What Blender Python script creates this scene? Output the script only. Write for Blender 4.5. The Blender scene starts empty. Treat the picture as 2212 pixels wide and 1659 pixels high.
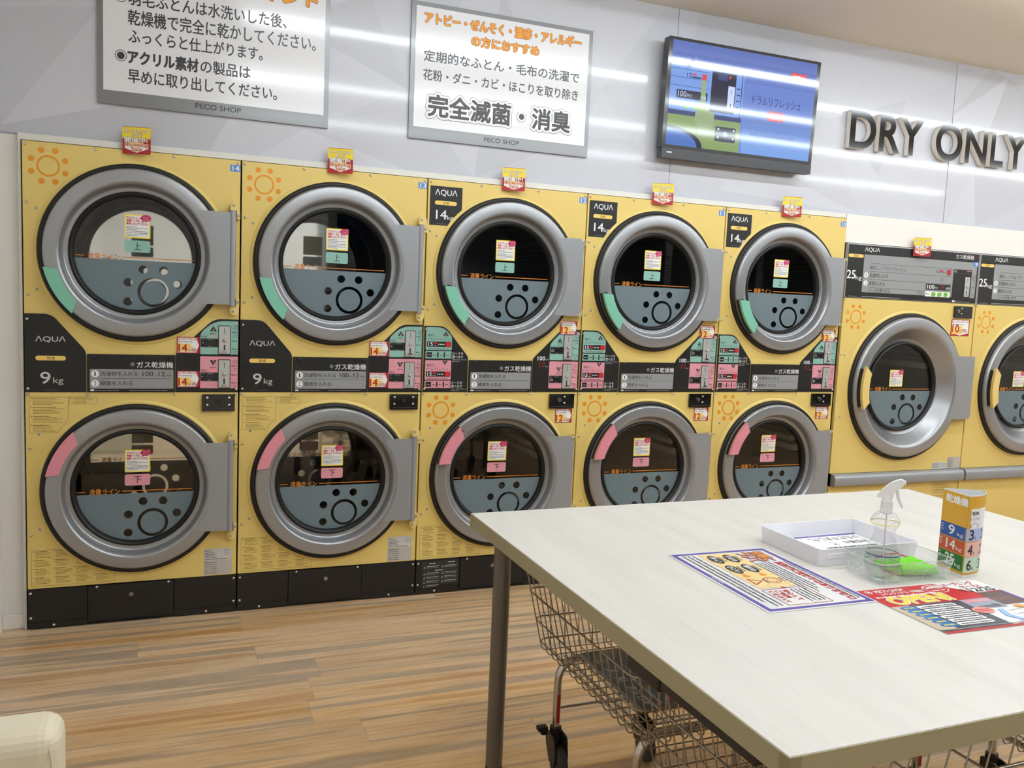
import bpy, math, random
from mathutils import Vector, Matrix
from mathutils.geometry import tessellate_polygon, delaunay_2d_cdt
sc = bpy.context.scene
COL = sc.collection
PI = math.pi
rnd = random.Random(7)

# ------------------------------------------------------------------ camera, world, exposure
YAW, PIT, ROL = -0.3825, -0.1008, 0.0438
CAMP = Vector((0.545, -3.930, 1.4687))
F_PX = 1851.7
cy_, sy_, cp_, sp_ = math.cos(YAW), math.sin(YAW), math.cos(PIT), math.sin(PIT)
right = Vector((cy_, sy_, 0)); fwd = Vector((-sy_*cp_, cy_*cp_, sp_)); up = right.cross(fwd)
r2 = math.cos(ROL)*right + math.sin(ROL)*up
u2 = -math.sin(ROL)*right + math.cos(ROL)*up
cam = bpy.data.cameras.new('camera'); camo = bpy.data.objects.new('camera', cam); COL.objects.link(camo)
cam.sensor_fit = 'HORIZONTAL'; cam.sensor_width = 36.0; cam.lens = F_PX*36.0/2212.0
cam.clip_start = 0.05; cam.clip_end = 60
camo.matrix_world = Matrix(((r2.x, u2.x, -fwd.x, CAMP.x), (r2.y, u2.y, -fwd.y, CAMP.y), (r2.z, u2.z, -fwd.z, CAMP.z), (0, 0, 0, 1)))
sc.camera = camo
w = bpy.data.worlds.new('world'); sc.world = w; w.use_nodes = True
w.node_tree.nodes['Background'].inputs[0].default_value = (1, 1, 1, 1)
w.node_tree.nodes['Background'].inputs[1].default_value = 0.0
sc.view_settings.view_transform = 'Standard'; sc.view_settings.look = 'None'
sc.view_settings.gamma = 1.0; sc.view_settings.use_curve_mapping = False
sc.view_settings.exposure = 0.08
sc.cycles.transparent_max_bounces = 40; sc.cycles.max_bounces = 12
LAMP_E = 30.0                                               # radiance of the ceiling tubes
LAMP_Y = (-1.12, -2.50, -3.88)                              # three rows of ceiling lamps

# ------------------------------------------------------------------ materials
MATS = {}
def lin(c):
    c = c/255.0
    return c/12.92 if c <= 0.04045 else ((c+0.055)/1.055)**2.4
def mat(name, rgb=None, rough=0.5, metal=0.0, spec=0.5, coat=0.0, emit=0.0, bump=None, linear=False):
    if name in MATS: return MATS[name]
    m = bpy.data.materials.new(name); m.use_nodes = True
    p = m.node_tree.nodes['Principled BSDF']
    c = tuple(rgb) if linear else tuple(lin(v) for v in rgb)
    p.inputs['Base Color'].default_value = c+(1,)
    p.inputs['Roughness'].default_value = rough; p.inputs['Metallic'].default_value = metal
    p.inputs['Specular IOR Level'].default_value = spec
    if coat: p.inputs['Coat Weight'].default_value = coat; p.inputs['Coat Roughness'].default_value = 0.07
    if emit:
        p.inputs['Emission Color'].default_value = c+(1,); p.inputs['Emission Strength'].default_value = emit
    if bump:
        nt = m.node_tree; n = nt.nodes.new('ShaderNodeTexNoise'); n.inputs['Scale'].default_value = bump[0]
        tc = nt.nodes.new('ShaderNodeTexCoord'); nt.links.new(tc.outputs['Object'], n.inputs['Vector'])
        b = nt.nodes.new('ShaderNodeBump'); b.inputs['Strength'].default_value = bump[1]; b.inputs['Distance'].default_value = 0.002
        nt.links.new(n.outputs['Fac'], b.inputs['Height']); nt.links.new(b.outputs['Normal'], p.inputs['Normal'])
    MATS[name] = m; return m
def thin_glass(name, tint=(1, 1, 1), rough=0.0, ior=1.5, gloss=1.0, haze=0.0):
    if name in MATS: return MATS[name]
    m = bpy.data.materials.new(name); m.use_nodes = True; nt = m.node_tree; nt.nodes.clear()
    o = nt.nodes.new('ShaderNodeOutputMaterial'); mx = nt.nodes.new('ShaderNodeMixShader')
    tr = nt.nodes.new('ShaderNodeBsdfTransparent'); tr.inputs[0].default_value = tint+(1,)
    gl = nt.nodes.new('ShaderNodeBsdfGlossy'); gl.inputs['Roughness'].default_value = rough; gl.inputs[0].default_value = (gloss, gloss, gloss, 1)
    f0 = ((ior-1)/(ior+1))**2; lw = nt.nodes.new('ShaderNodeLayerWeight'); lw.inputs[0].default_value = .5
    pw = nt.nodes.new('ShaderNodeMath'); pw.operation = 'POWER'; pw.inputs[1].default_value = 5; nt.links.new(lw.outputs['Facing'], pw.inputs[0])
    fr = nt.nodes.new('ShaderNodeMath'); fr.operation = 'MULTIPLY_ADD'; fr.inputs[1].default_value = 1-f0; fr.inputs[2].default_value = f0; nt.links.new(pw.outputs[0], fr.inputs[0])
    nt.links.new(fr.outputs[0], mx.inputs[0]); nt.links.new(tr.outputs[0], mx.inputs[1]); nt.links.new(gl.outputs[0], mx.inputs[2])
    out = mx.outputs[0]
    if haze:
        df = nt.nodes.new('ShaderNodeBsdfDiffuse'); df.inputs[0].default_value = (.92, .92, .94, 1)
        m3 = nt.nodes.new('ShaderNodeMixShader'); m3.inputs[0].default_value = haze
        nt.links.new(out, m3.inputs[1]); nt.links.new(df.outputs[0], m3.inputs[2]); out = m3.outputs[0]
    nt.links.new(out, o.inputs[0]); MATS[name] = m; return m
class NT:
    def __init__(s, m): s.nt = m.node_tree
    def n(s, t, **k):
        x = s.nt.nodes.new(t)
        for a, b in k.items():
            if a.startswith('i_'): x.inputs[int(a[2:])].default_value = b
            else: setattr(x, a, b)
        return x
    def l(s, a, b): s.nt.links.new(a, b)
    def math(s, op, a, b=None):
        x = s.nt.nodes.new('ShaderNodeMath'); x.operation = op
        for i, v in enumerate((a, b)):
            if v is None: continue
            if isinstance(v, (int, float)): x.inputs[i].default_value = v
            else: s.nt.links.new(v, x.inputs[i])
        return x.outputs[0]

YEL = mat('yellow_enamel', (230, 203, 121), 0.38, spec=0.4)
YEL2 = mat('yellow_casting', (232, 206, 128), 0.42)
BLK = mat('black_panel', (24, 24, 25), 0.42)
BLK2 = mat('black_rubber', (18, 17, 17), 0.5)
BLKG = mat('black_gloss', (12, 12, 13), 0.12, coat=0.6)
SLV = mat('silver_paint', (164, 166, 170), 0.30, metal=0.6)
SLVP = mat('silver_plate', (158, 161, 166), 0.42, metal=0.35)
CHR = mat('polished_steel', (205, 203, 200), 0.12, metal=1.0)
CHRW = mat('chrome_wire', (172, 164, 152), 0.22, metal=1.0)
STL = mat('drum_mirror', (236, 237, 238), 0.04, metal=1.0)
WHT = mat('white_print', (242, 242, 242), 0.4)
GRY = mat('grey_print', (150, 152, 154), 0.4)
DGR = mat('dark_print', (44, 44, 46), 0.45)
FINE = mat('fine_print', (92, 92, 96), 0.45)
ORG = mat('orange_print', (232, 150, 34), 0.45)
ORG2 = mat('orange_line', (205, 125, 40), 0.45)
TEAL = mat('teal_print', (144, 190, 178), 0.4)
PINK = mat('pink_print', (224, 154, 167), 0.4)
TEALH = mat('teal_plastic', (128, 196, 172), 0.35, spec=0.5)
PINKH = mat('pink_plastic', (226, 146, 160), 0.35, spec=0.5)
RED = mat('red_print', (200, 32, 44), 0.4)
DRED = mat('crimson_print', (176, 34, 38), 0.4)
MAG = mat('magenta_print', (196, 24, 96), 0.4)
YLW = mat('lemon_print', (246, 220, 50), 0.4)
YLP = mat('pale_yellow_print', (244, 206, 110), 0.4)
BLU = mat('blue_tag', (92, 140, 208), 0.4)
BRN = mat('brown_print', (140, 70, 26), 0.45)
PALG = mat('pale_grey_print', (205, 205, 204), 0.4)
OLV = mat('olive_small_print', (128, 108, 52), 0.5)
PRP = mat('purple_print', (92, 76, 160), 0.4)
LEDR = mat('red_led', (255, 60, 60), 0.3, emit=1.2)
LED7 = mat('red_segment_led', (150, 34, 30), 0.3, emit=0.25)
GRN = mat('green_key', (120, 196, 70), 0.4)
WPL = mat('white_plastic', (240, 240, 242), 0.3, spec=0.5)
GLS = thin_glass('door_glass', (0.97, 0.98, 0.98), 0.0, 1.45, 0.9)
CLR = thin_glass('clear_plastic', (0.96, 0.96, 0.97), 0.03, 1.55, 1.0, .05)
CLS = thin_glass('embossed_plastic', (0.93, 0.93, 0.94), 0.08, 1.7, 1.0, .30)
FILM = mat('frosted_film', (112, 127, 135), 0.5, spec=0.3)

# ------------------------------------------------------------------ mesh builder
class MB:
    def __init__(s, O=(0, 0, 0), ex=(1, 0, 0), ey=(0, 0, 1), en=(0, -1, 0)):
        s.V = []; s.F = []; s.MI = []; s.mats = []
        s.O, s.ex, s.ey, s.en = Vector(O), Vector(ex), Vector(ey), Vector(en)
        s.xf = None
    def mi(s, m):
        if m not in s.mats: s.mats.append(m)
        return s.mats.index(m)
    def add(s, vs, fs, m):
        b = len(s.V); k = s.mi(m)
        for v in vs:
            v = Vector(v); s.V.append(tuple(s.xf(v)) if s.xf else tuple(v))
        for f in fs: s.F.append(tuple(i+b for i in f)); s.MI.append(k)
    def p(s, a, b, h=0.0): return s.O + s.ex*a + s.ey*b + s.en*h
    def box(s, x0, x1, y0, y1, z0, z1, m):
        v = [(x, y, z) for x in (x0, x1) for y in (y0, y1) for z in (z0, z1)]
        s.add(v, [(0, 1, 3, 2), (4, 6, 7, 5), (0, 4, 5, 1), (2, 3, 7, 6), (0, 2, 6, 4), (1, 5, 7, 3)], m)
    def fbox(s, a0, a1, b0, b1, h0, h1, m):                  # box in the frame
        s.prism([[(a0, b0), (a1, b0), (a1, b1), (a0, b1)]], h0, h1, m)
    def flat(s, loops, h, m):
        pts = [q for L in loops for q in L]
        tri = tessellate_polygon([[Vector((a, b, 0)) for a, b in L] for L in loops])
        out = []
        for t in tri:
            a, b, c = (pts[i] for i in t)
            ar = (b[0]-a[0])*(c[1]-a[1])-(b[1]-a[1])*(c[0]-a[0])
            out.append(tuple(t) if ar > 0 else (t[0], t[2], t[1]))
        s.add([s.p(a, b, h) for a, b in pts], out, m)
    def prism(s, loops, h0, h1, m, mside=None, back=True):
        s.flat(loops, h1, m)
        if back:
            pts = [q for L in loops for q in L]
            tri = tessellate_polygon([[Vector((a, b, 0)) for a, b in L] for L in loops])
            out = []
            for t in tri:
                a, b, c = (pts[i] for i in t)
                ar = (b[0]-a[0])*(c[1]-a[1])-(b[1]-a[1])*(c[0]-a[0])
                out.append(tuple(t) if ar < 0 else (t[0], t[2], t[1]))
            s.add([s.p(a, b, h0) for a, b in pts], out, m)
        for li, L in enumerate(loops):
            ar = sum(L[i][0]*L[(i+1) % len(L)][1]-L[(i+1) % len(L)][0]*L[i][1] for i in range(len(L)))
            if (ar < 0) == (li == 0): L = L[::-1]
            n = len(L)
            vs = [s.p(a, b, h0) for a, b in L]+[s.p(a, b, h1) for a, b in L]
            s.add(vs, [(i, (i+1) % n, n+(i+1) % n, n+i) for i in range(n)], mside or m)
    def rect(s, a0, b0, a1, b1, h, m, r=0):
        s.flat([rr(a0, b0, a1, b1, r)], h, m)
    def disc(s, a, b, r, h, m, n=24): s.flat([circ(a, b, r, n)], h, m)
    def ring(s, a, b, r0, r1, h, m, n=32): s.flat([circ(a, b, r1, n), circ(a, b, r0, n)], h, m)
    def cyl(s, p0, p1, r, m, n=16, r1=None, caps=True):
        p0, p1 = Vector(p0), Vector(p1); d = (p1-p0).normalized()
        a = d.orthogonal().normalized(); b = d.cross(a); r1 = r if r1 is None else r1
        vs = [p0+(a*math.cos(t)+b*math.sin(t))*r for t in (2*PI*i/n for i in range(n))]
        vs += [p1+(a*math.cos(t)+b*math.sin(t))*r1 for t in (2*PI*i/n for i in range(n))]
        fs = [(i, (i+1) % n, n+(i+1) % n, n+i) for i in range(n)]
        if caps: fs += [tuple(range(n-1, -1, -1)), tuple(range(n, 2*n))]
        s.add(vs, fs, m)
    def lathe(s, prof, m, c=(0, 0, 0), ax='y', n=64, a0=0, a1=2*PI, closed=False):
        # prof: list of (radius, offset along the axis)
        full = abs(a1-a0-2*PI) < 1e-6; na = n if full else n+1
        vs = []
        for r, t in prof:
            for i in range(na):
                an = a0+(a1-a0)*i/n; x, z = r*math.cos(an), r*math.sin(an)
                vs.append((c[0]+x, c[1]+t, c[2]+z) if ax == 'y' else (c[0]+x, c[1]+z, c[2]+t))
        fs = []; k = len(prof)
        for j in range(k if closed else k-1):
            for i in range(n):
                i2 = (i+1) % na; j2 = (j+1) % k
                f = (j*na+i, j*na+i2, j2*na+i2, j2*na+i)
                fs.append(f if ax == 'y' else f[::-1])
        if not full and closed:
            fs += [tuple(j*na for j in range(k)), tuple(j*na+na-1 for j in range(k-1, -1, -1))]
        s.add(vs, fs, m)
    def tube(s, pts, r, m, n=8, closed=False):
        pts = [Vector(q) for q in pts]; N = len(pts); vs = []; ref = None
        for i in range(N):
            if closed: d = pts[(i+1) % N]-pts[i-1]
            else: d = pts[min(i+1, N-1)]-pts[max(i-1, 0)]
            d.normalize()
            a = d.orthogonal().normalized() if ref is None else (ref-d*ref.dot(d)).normalized()
            ref = a; b = d.cross(a)
            vs += [pts[i]+(a*math.cos(2*PI*k/n)+b*math.sin(2*PI*k/n))*r for k in range(n)]
        fs = []
        for i in range(N if closed else N-1):
            j = (i+1) % N
            for k in range(n): fs.append((i*n+k, i*n+(k+1) % n, j*n+(k+1) % n, j*n+k))
        if not closed: fs += [tuple(range(n-1, -1, -1)), tuple(range((N-1)*n, N*n))]
        s.add(vs, fs, m)
    def text(s, t, a0, b0, a1, b1, h, m, off=0.0, res=3, shear=0.0, bold=0.0, nb=8):
        me, bb = text_mesh(t, off, res, shear)
        sx = (a1-a0)/max(bb[2]-bb[0], 1e-6); sy = (b1-b0)/max(bb[3]-bb[1], 1e-6)
        vs = []
        for x, y in me[0]:
            a, b = a0+(x-bb[0])*sx, b0+(y-bb[1])*sy
            vs.append(s.p(a, b, h))
        if not bold: s.add(vs, me[1], m); return
        for i in range(nb):                                  # heavier strokes: displaced copies, all of one colour
            d = s.ex*(bold*math.cos(2*PI*i/nb))+s.ey*(bold*math.sin(2*PI*i/nb))+s.en*(i*2.5e-5)
            s.add([v+d for v in vs], me[1], m)
    def dashes(s, a0, a1, b, hgt, h, m, seed=0):             # a line of print too fine to read
        if m.name == 'dark_print': m = FINE
        hgt *= .82
        q = random.Random(int(a0*9999)+int(b*7777)+seed); a = a0
        while a < a1:
            wd = hgt*q.uniform(0.5, 1.6); e = min(a+wd, a1)
            hh = hgt*q.uniform(0.6, 1.0)
            s.rect(a, b, e, b+hh, h, m); a = e+hgt*q.uniform(0.12, 0.3)
    def obj(s, name, parent=None, smooth=0, bevel=0, seg=2, label=None):
        me = bpy.data.meshes.new(name); me.from_pydata(s.V, [], s.F)
        for m in s.mats: me.materials.append(m)
        me.polygons.foreach_set('material_index', s.MI)
        if smooth:
            me.polygons.foreach_set('use_smooth', [True]*len(s.F)); me.set_sharp_from_angle(angle=math.radians(smooth))
        me.update()
        o = bpy.data.objects.new(name, me); COL.objects.link(o)
        if parent: o.parent = parent
        if bevel:
            b = o.modifiers.new('bevel', 'BEVEL'); b.width = bevel; b.segments = seg; b.limit_method = 'ANGLE'; b.angle_limit = math.radians(40)
            b.harden_normals = False
        if label: o['label'] = label
        return o
_TM = {}
def text_mesh(t, off, res, shear):
    k = (t, off, res, shear)
    if k in _TM: return _TM[k]
    cu = bpy.data.curves.new('txt', 'FONT'); cu.body = t; cu.resolution_u = res; cu.offset = off; cu.shear = shear
    o = bpy.data.objects.new('txt', cu)
    me = bpy.data.meshes.new_from_object(o)
    vs = [(v.co.x, v.co.y) for v in me.vertices]
    fs = []
    for p in me.polygons:
        f = list(p.vertices); a, b, c = (vs[i] for i in f[:3])
        if p.normal.z < 0: f.reverse()
        fs.append(tuple(f))
    bpy.data.objects.remove(o); bpy.data.curves.remove(cu); bpy.data.meshes.remove(me)
    if not vs: vs = [(0, 0), (1, 0), (1, 1)]; fs = []
    bb = (min(v[0] for v in vs), min(v[1] for v in vs), max(v[0] for v in vs), max(v[1] for v in vs))
    _TM[k] = ((vs, fs), bb); return _TM[k]
def circ(a, b, r, n=48, t0=0): return [(a+r*math.cos(t0+2*PI*i/n), b+r*math.sin(t0+2*PI*i/n)) for i in range(n)]
def ell(a, b, ra, rb, n=32): return [(a+ra*math.cos(2*PI*i/n), b+rb*math.sin(2*PI*i/n)) for i in range(n)]
def rr(a0, b0, a1, b1, r=0, n=5):
    if r <= 0: return [(a0, b0), (a1, b0), (a1, b1), (a0, b1)]
    out = []
    for ca, cb, t in ((a1-r, b0+r, -PI/2), (a1-r, b1-r, 0), (a0+r, b1-r, PI/2), (a0+r, b0+r, PI)):
        out += [(ca+r*math.cos(t+PI/2*i/n), cb+r*math.sin(t+PI/2*i/n)) for i in range(n+1)]
    return out
def fillet(pts, rad, n=5):                                    # round the corners of a 2D loop; rad is a list
    out = []; N = len(pts)
    for i, (p, r) in enumerate(zip(pts, rad)):
        if r <= 0: out.append(p); continue
        P = Vector(p); A = (Vector(pts[i-1])-P).normalized(); B = (Vector(pts[(i+1) % N])-P).normalized()
        s_, e_ = P+A*r, P+B*r
        for k in range(n+1):
            t = k/n; out.append(tuple(s_*(1-t)**2+P*2*t*(1-t)+e_*t*t))
    return out
def burst(a, b, ra, rb, n=12, k=0.6, seed=1):
    q = random.Random(seed)
    return [(a+(ra if i % 2 == 0 else ra*k)*math.cos(PI*i/n)*q.uniform(.9, 1.1), b+(rb if i % 2 == 0 else rb*k)*math.sin(PI*i/n)*q.uniform(.9, 1.1)) for i in range(2*n)]

def tag(o, label, cat, group=None):
    o['label'] = label; o['category'] = cat
    if group: o['group'] = group
    return o
def thing(name, label, cat, loc=(0, 0, 0), rot=(0, 0, 0), group=None):
    o = bpy.data.objects.new(name, None); COL.objects.link(o); o.location = loc; o.rotation_euler = rot
    o.empty_display_size = 0.05
    return tag(o, label, cat, group)
def struct(o): o['kind'] = 'structure'; return o
def children(o): return [c for c in COL.objects if c.parent == o]
def dup(o, loc, label, skip=()):
    def cp(x, par):
        c = x.copy(); COL.objects.link(c)
        if par: c.parent = par
        for ch in kids.get(x, ()):
            if ch.name.split('.')[0] not in skip: cp(ch, c)
        return c
    kids = {}
    for c in list(COL.objects):
        if c.parent: kids.setdefault(c.parent, []).append(c)
    r = cp(o, None); r.location = loc; r['label'] = label
    return r

# ------------------------------------------------------------------ room shell
XL, XR, YF, YB, ZC = -0.095, 9.4, -5.6, 0.04, 2.982
def floor_mat():
    m = mat('vinyl_planks', (200, 165, 120), 0.32, spec=0.45); g = NT(m); p = g.nt.nodes['Principled BSDF']
    tc = g.n('ShaderNodeTexCoord'); sx = g.n('ShaderNodeSeparateXYZ'); g.l(tc.outputs['Object'], sx.inputs[0])
    x, y = sx.outputs[0], sx.outputs[1]
    W, L = 0.176, 1.25
    row = g.math('DIVIDE', g.math('ADD', y, 0.24), W); rid = g.math('FLOOR', row); rf = g.math('FRACT', row)
    wn = g.n('ShaderNodeTexWhiteNoise', noise_dimensions='1D'); g.l(rid, wn.inputs['W'])
    col = g.math('DIVIDE', g.math('ADD', x, g.math('MULTIPLY', wn.outputs['Value'], 5.0)), L); cid = g.math('FLOOR', col); cf = g.math('FRACT', col)
    cb = g.n('ShaderNodeCombineXYZ'); g.l(rid, cb.inputs[0]); g.l(cid, cb.inputs[1])
    w2 = g.n('ShaderNodeTexWhiteNoise', noise_dimensions='3D'); g.l(cb.outputs[0], w2.inputs['Vector'])
    # long bands inside each plank
    def noise(sxv, syv, det, seed, dist=0.0):
        c = g.n('ShaderNodeCombineXYZ'); g.l(g.math('MULTIPLY', x, sxv), c.inputs[0]); g.l(g.math('MULTIPLY', y, syv), c.inputs[1])
        g.l(g.math('ADD', g.math('MULTIPLY', w2.outputs['Value'], 37.0), seed), c.inputs[2])
        nn = g.n('ShaderNodeTexNoise'); nn.inputs['Scale'].default_value = 1.0; nn.inputs['Detail'].default_value = det
        nn.inputs['Distortion'].default_value = dist
        g.l(c.outputs[0], nn.inputs['Vector']); return nn.outputs['Fac']
    bands = noise(0.5, 17.0, 1.5, 0.0, 0.15); grain = noise(2.6, 60.0, 6.0, 9.0, 2.2); blot = noise(1.8, 8.0, 4.0, 4.0, 1.8)
    r1 = g.n('ShaderNodeValToRGB'); g.l(bands, r1.inputs[0]); e = r1.color_ramp.elements
    e[0].position = 0.38; e[0].color = (lin(180), lin(157), lin(130), 1)
    e[1].position = 0.66; e[1].color = (lin(198), lin(154), lin(104), 1)
    for pos, c in ((0.415, (188, 163, 133)), (0.43, (212, 178, 136)), (0.50, (222, 190, 148)), (0.535, (208, 174, 132)), (0.60, (222, 184, 134)), (0.63, (206, 164, 114))):
        k = e.new(pos); k.color = (lin(c[0]), lin(c[1]), lin(c[2]), 1)
    r2_ = g.n('ShaderNodeValToRGB'); g.l(grain, r2_.inputs[0]); q = r2_.color_ramp.elements
    q[0].position = 0.28; q[0].color = (0.60, 0.52, 0.44, 1); q[1].position = 0.60; q[1].color = (1, 1, 1, 1)
    mx = g.n('ShaderNodeMix', data_type='RGBA', blend_type='MULTIPLY'); mx.inputs[0].default_value = 0.45
    g.l(r1.outputs[0], mx.inputs[6]); g.l(r2_.outputs[0], mx.inputs[7])
    r3 = g.n('ShaderNodeValToRGB'); g.l(blot, r3.inputs[0]); q = r3.color_ramp.elements
    q[0].position = 0.3; q[0].color = (0.80, 0.68, 0.55, 1); q[1].position = 0.55; q[1].color = (1, 1, 1, 1)
    mx2 = g.n('ShaderNodeMix', data_type='RGBA', blend_type='MULTIPLY'); mx2.inputs[0].default_value = 0.5
    g.l(mx.outputs[2], mx2.inputs[6]); g.l(r3.outputs[0], mx2.inputs[7])
    hs = g.n('ShaderNodeHueSaturation'); g.l(mx2.outputs[2], hs.inputs['Color'])
    g.l(g.math('ADD', g.math('MULTIPLY', w2.outputs['Value'], 0.22), 0.90), hs.inputs['Value'])
    g.l(g.math('ADD', g.math('MULTIPLY', wn.outputs['Value'], 0.3), 0.85), hs.inputs['Saturation'])
    # seams
    s1 = g.math('LESS_THAN', rf, 0.012); s2 = g.math('LESS_THAN', cf, 0.0020); sm = g.math('MAXIMUM', s1, s2)
    mx3 = g.n('ShaderNodeMix', data_type='RGBA', blend_type='MULTIPLY'); g.l(g.math('MULTIPLY', sm, 0.35), mx3.inputs[0])
    g.l(hs.outputs[0], mx3.inputs[6]); mx3.inputs[7].default_value = (0.25, 0.18, 0.12, 1)
    g.l(mx3.outputs[2], p.inputs['Base Color'])
    return m
b = MB(); b.box(XL-.1, XR+.1, YF-.1, 1.0, -0.1, 0.0, floor_mat()); struct(b.obj('floor'))
CEIL = mat('ceiling_paint', (236, 229, 219), 0.8)
b = MB(); b.box(XL-.1, XR+.1, YF-.1, 1.0, ZC, ZC+.1, CEIL); struct(b.obj('ceiling'))
WALLW = mat('white_wall', (236, 233, 228), 0.45, bump=(90, 0.05))
b = MB(); b.box(XL-.1, XL, YF, 1.0, 0, ZC, WALLW); struct(b.obj('wall_left'))
b = MB(); b.box(XR, XR+.1, YF, 1.0, 0, ZC, WALLW); struct(b.obj('wall_right'))
WX = 2.15                                                     # assumed unseen shop window from here right, added dark for door-glass reflections
b = MB(); b.box(XL, WX, YF-.1, YF, 0, ZC, WALLW); b.box(WX, XR, YF-.1, YF, 2.55, ZC, WALLW); b.box(WX, XR, YF-.1, YF, 0, .12, WALLW); struct(b.obj('wall_front'))
NIGHT = mat('assumed_night_glass', (20, 24, 30), 0.03, spec=.5); FRM = mat('window_frame_grey', (120, 120, 122), .4, metal=.4)
b = MB(); b.box(WX, XR, YF-.07, YF-.05, .12, 2.55, NIGHT); wn_ = struct(b.obj('assumed_window_1'))
b = MB()
for i in range(6): b.box(WX+.05+(XR-WX-.1)*i/5-.05, WX+.05+(XR-WX-.1)*i/5+.05 if i < 5 else XR, YF-.09, YF-.01, .12, 2.55, FRM)
b.box(WX, XR, YF-.088, YF-.012, .12, .20, FRM); b.box(WX, XR, YF-.088, YF-.012, 2.47, 2.55, FRM); b.obj('assumed_window_frame', wn_)
b = MB(); b.box(XL, XR, 0.92, 1.0, 0, 2.03, WALLW)                 # back of the niche the machines stand in
b.box(XL, -0.013, YB, 0.92, 0, 2.03, WALLW); struct(b.obj('wall_back'))
b = MB(); b.box(XL, -0.013, YB-.012, YB, 0, 0.06, WALLW); struct(b.obj('baseboard_back', bevel=.003))
# printed upper wall: facets of pale grey
tones = [mat('print_tone_%s' % n, c, 0.30, spec=0.3, coat=0.5) for n, c in
         (('a', (198, 199, 207)), ('b', (196, 197, 205)), ('c', (201, 202, 210)), ('d', (191, 192, 199)), ('e', (204, 205, 213)))]
fixed = [(.28, 2.56), (-.07, 2.06), (.62, 2.03), (.47, 2.22), (.79, 2.2), (.70, 2.03), (1.10, 2.17), (1.58, 2.03), (.89, 2.03), (1.37, 2.79),
         (1.56, 2.40), (2.55, 2.52), (2.45, 2.28), (2.0, 2.9), (2.9, 2.98), (3.59, 2.84), (3.75, 2.2), (3.31, 2.09), (4.06, 2.56), (4.56, 2.72),
         (4.36, 2.98), (4.9, 2.86), (4.92, 2.67), (5.36, 2.95), (4.96, 2.04), (5.15, 2.36), (4.39, 2.27), (4.81, 2.05), (4.10, 2.36), (4.26, 2.04), (5.61, 2.2), (1.0, 2.62), (2.75, 2.3), (3.05, 2.6), (3.5, 2.5)]
q = random.Random(3)
bord = [(x, z) for x in (XL, 1.9, 3.1, 5.2, 6.0, 7.0, 8.2, XR) for z in (2.03, ZC)] + [(XL, 2.5), (XR, 2.5)]
more = [(q.uniform(5.8, 9.2), q.uniform(2.1, 2.9)) for _ in range(14)]
P2 = [Vector(v) for v in fixed+bord+more]
res = delaunay_2d_cdt(P2, [], [], 0, 0.001)
b = MB()
for k, f in enumerate(res[2]):
    pts = [res[0][i] for i in f]
    ar = sum(pts[i].x*pts[(i+1) % 3].y-pts[(i+1) % 3].x*pts[i].y for i in range(3))
    if ar < 0: pts.reverse()
    b.add([(v.x, YB, v.y) for v in pts], [(0, 1, 2)], tones[q.choice((0, 0, 1, 1, 2, 2, 3, 4))])
b.box(XL, XR, YB+.002, .92, 2.03, ZC, WALLW)
struct(b.obj('wall_upper'))
b = MB(); b.box(-0.013, 4.153, YB-.028, YB, 2.004, 2.03, mat('trim_white', (226, 225, 220), 0.35))
b.box(-0.013, -0.003, YB-.028, YB, 0.0, 2.004, MATS['trim_white']); struct(b.obj('trim_1', bevel=.001))
b = MB(); b.box(4.156, XR, YB-.03, 0.9, 1.868, 2.028, WALLW); struct(b.obj('trim_2'))
b = MB(); b.box(XL, XR, YB-.004, YB-.0005, 2.026, 2.031, mat('seam_grey', (150, 150, 165), 0.4)); struct(b.obj('trim_3'))
b = MB()
for x in (2.98, 4.93): b.box(x-.0012, x+.0012, YB-.002, YB-.0003, 2.032, ZC, MATS['seam_grey'])
struct(b.obj('trim_4'))

# ------------------------------------------------------------------ ceiling lamps (three rows, behind the top of the frame)
LAMP = mat('lamp_tube', (0.88, 0.96, 1.0), 0.5, emit=LAMP_E, linear=True)
rows = ('front row, nearest the dryers', 'middle row, above the table', 'rear row, over the camera')
lamp0 = None
for ri, y in enumerate(LAMP_Y):
    for k in range(6):
        x0 = 0.92+k*1.38
        lab = 'white ceiling batten lamp %s, %s from the left wall' % (rows[ri], ('first', 'second', 'third', 'fourth', 'fifth', 'sixth')[k])
        if lamp0 is None:
            lamp0 = thing('ceiling_lamp', lab, 'lamp', (x0, y, ZC), group='ceiling batten lamps')
            b = MB(); b.box(0, 1.36, -.045, .045, -.03, 0, WPL); b.obj('housing', lamp0)
            b = MB(); b.box(0.01, 1.35, -.028, .028, -.055, -.0302, LAMP); b.obj('tube', lamp0)
        else: dup(lamp0, (x0, y, ZC), lab)

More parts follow.
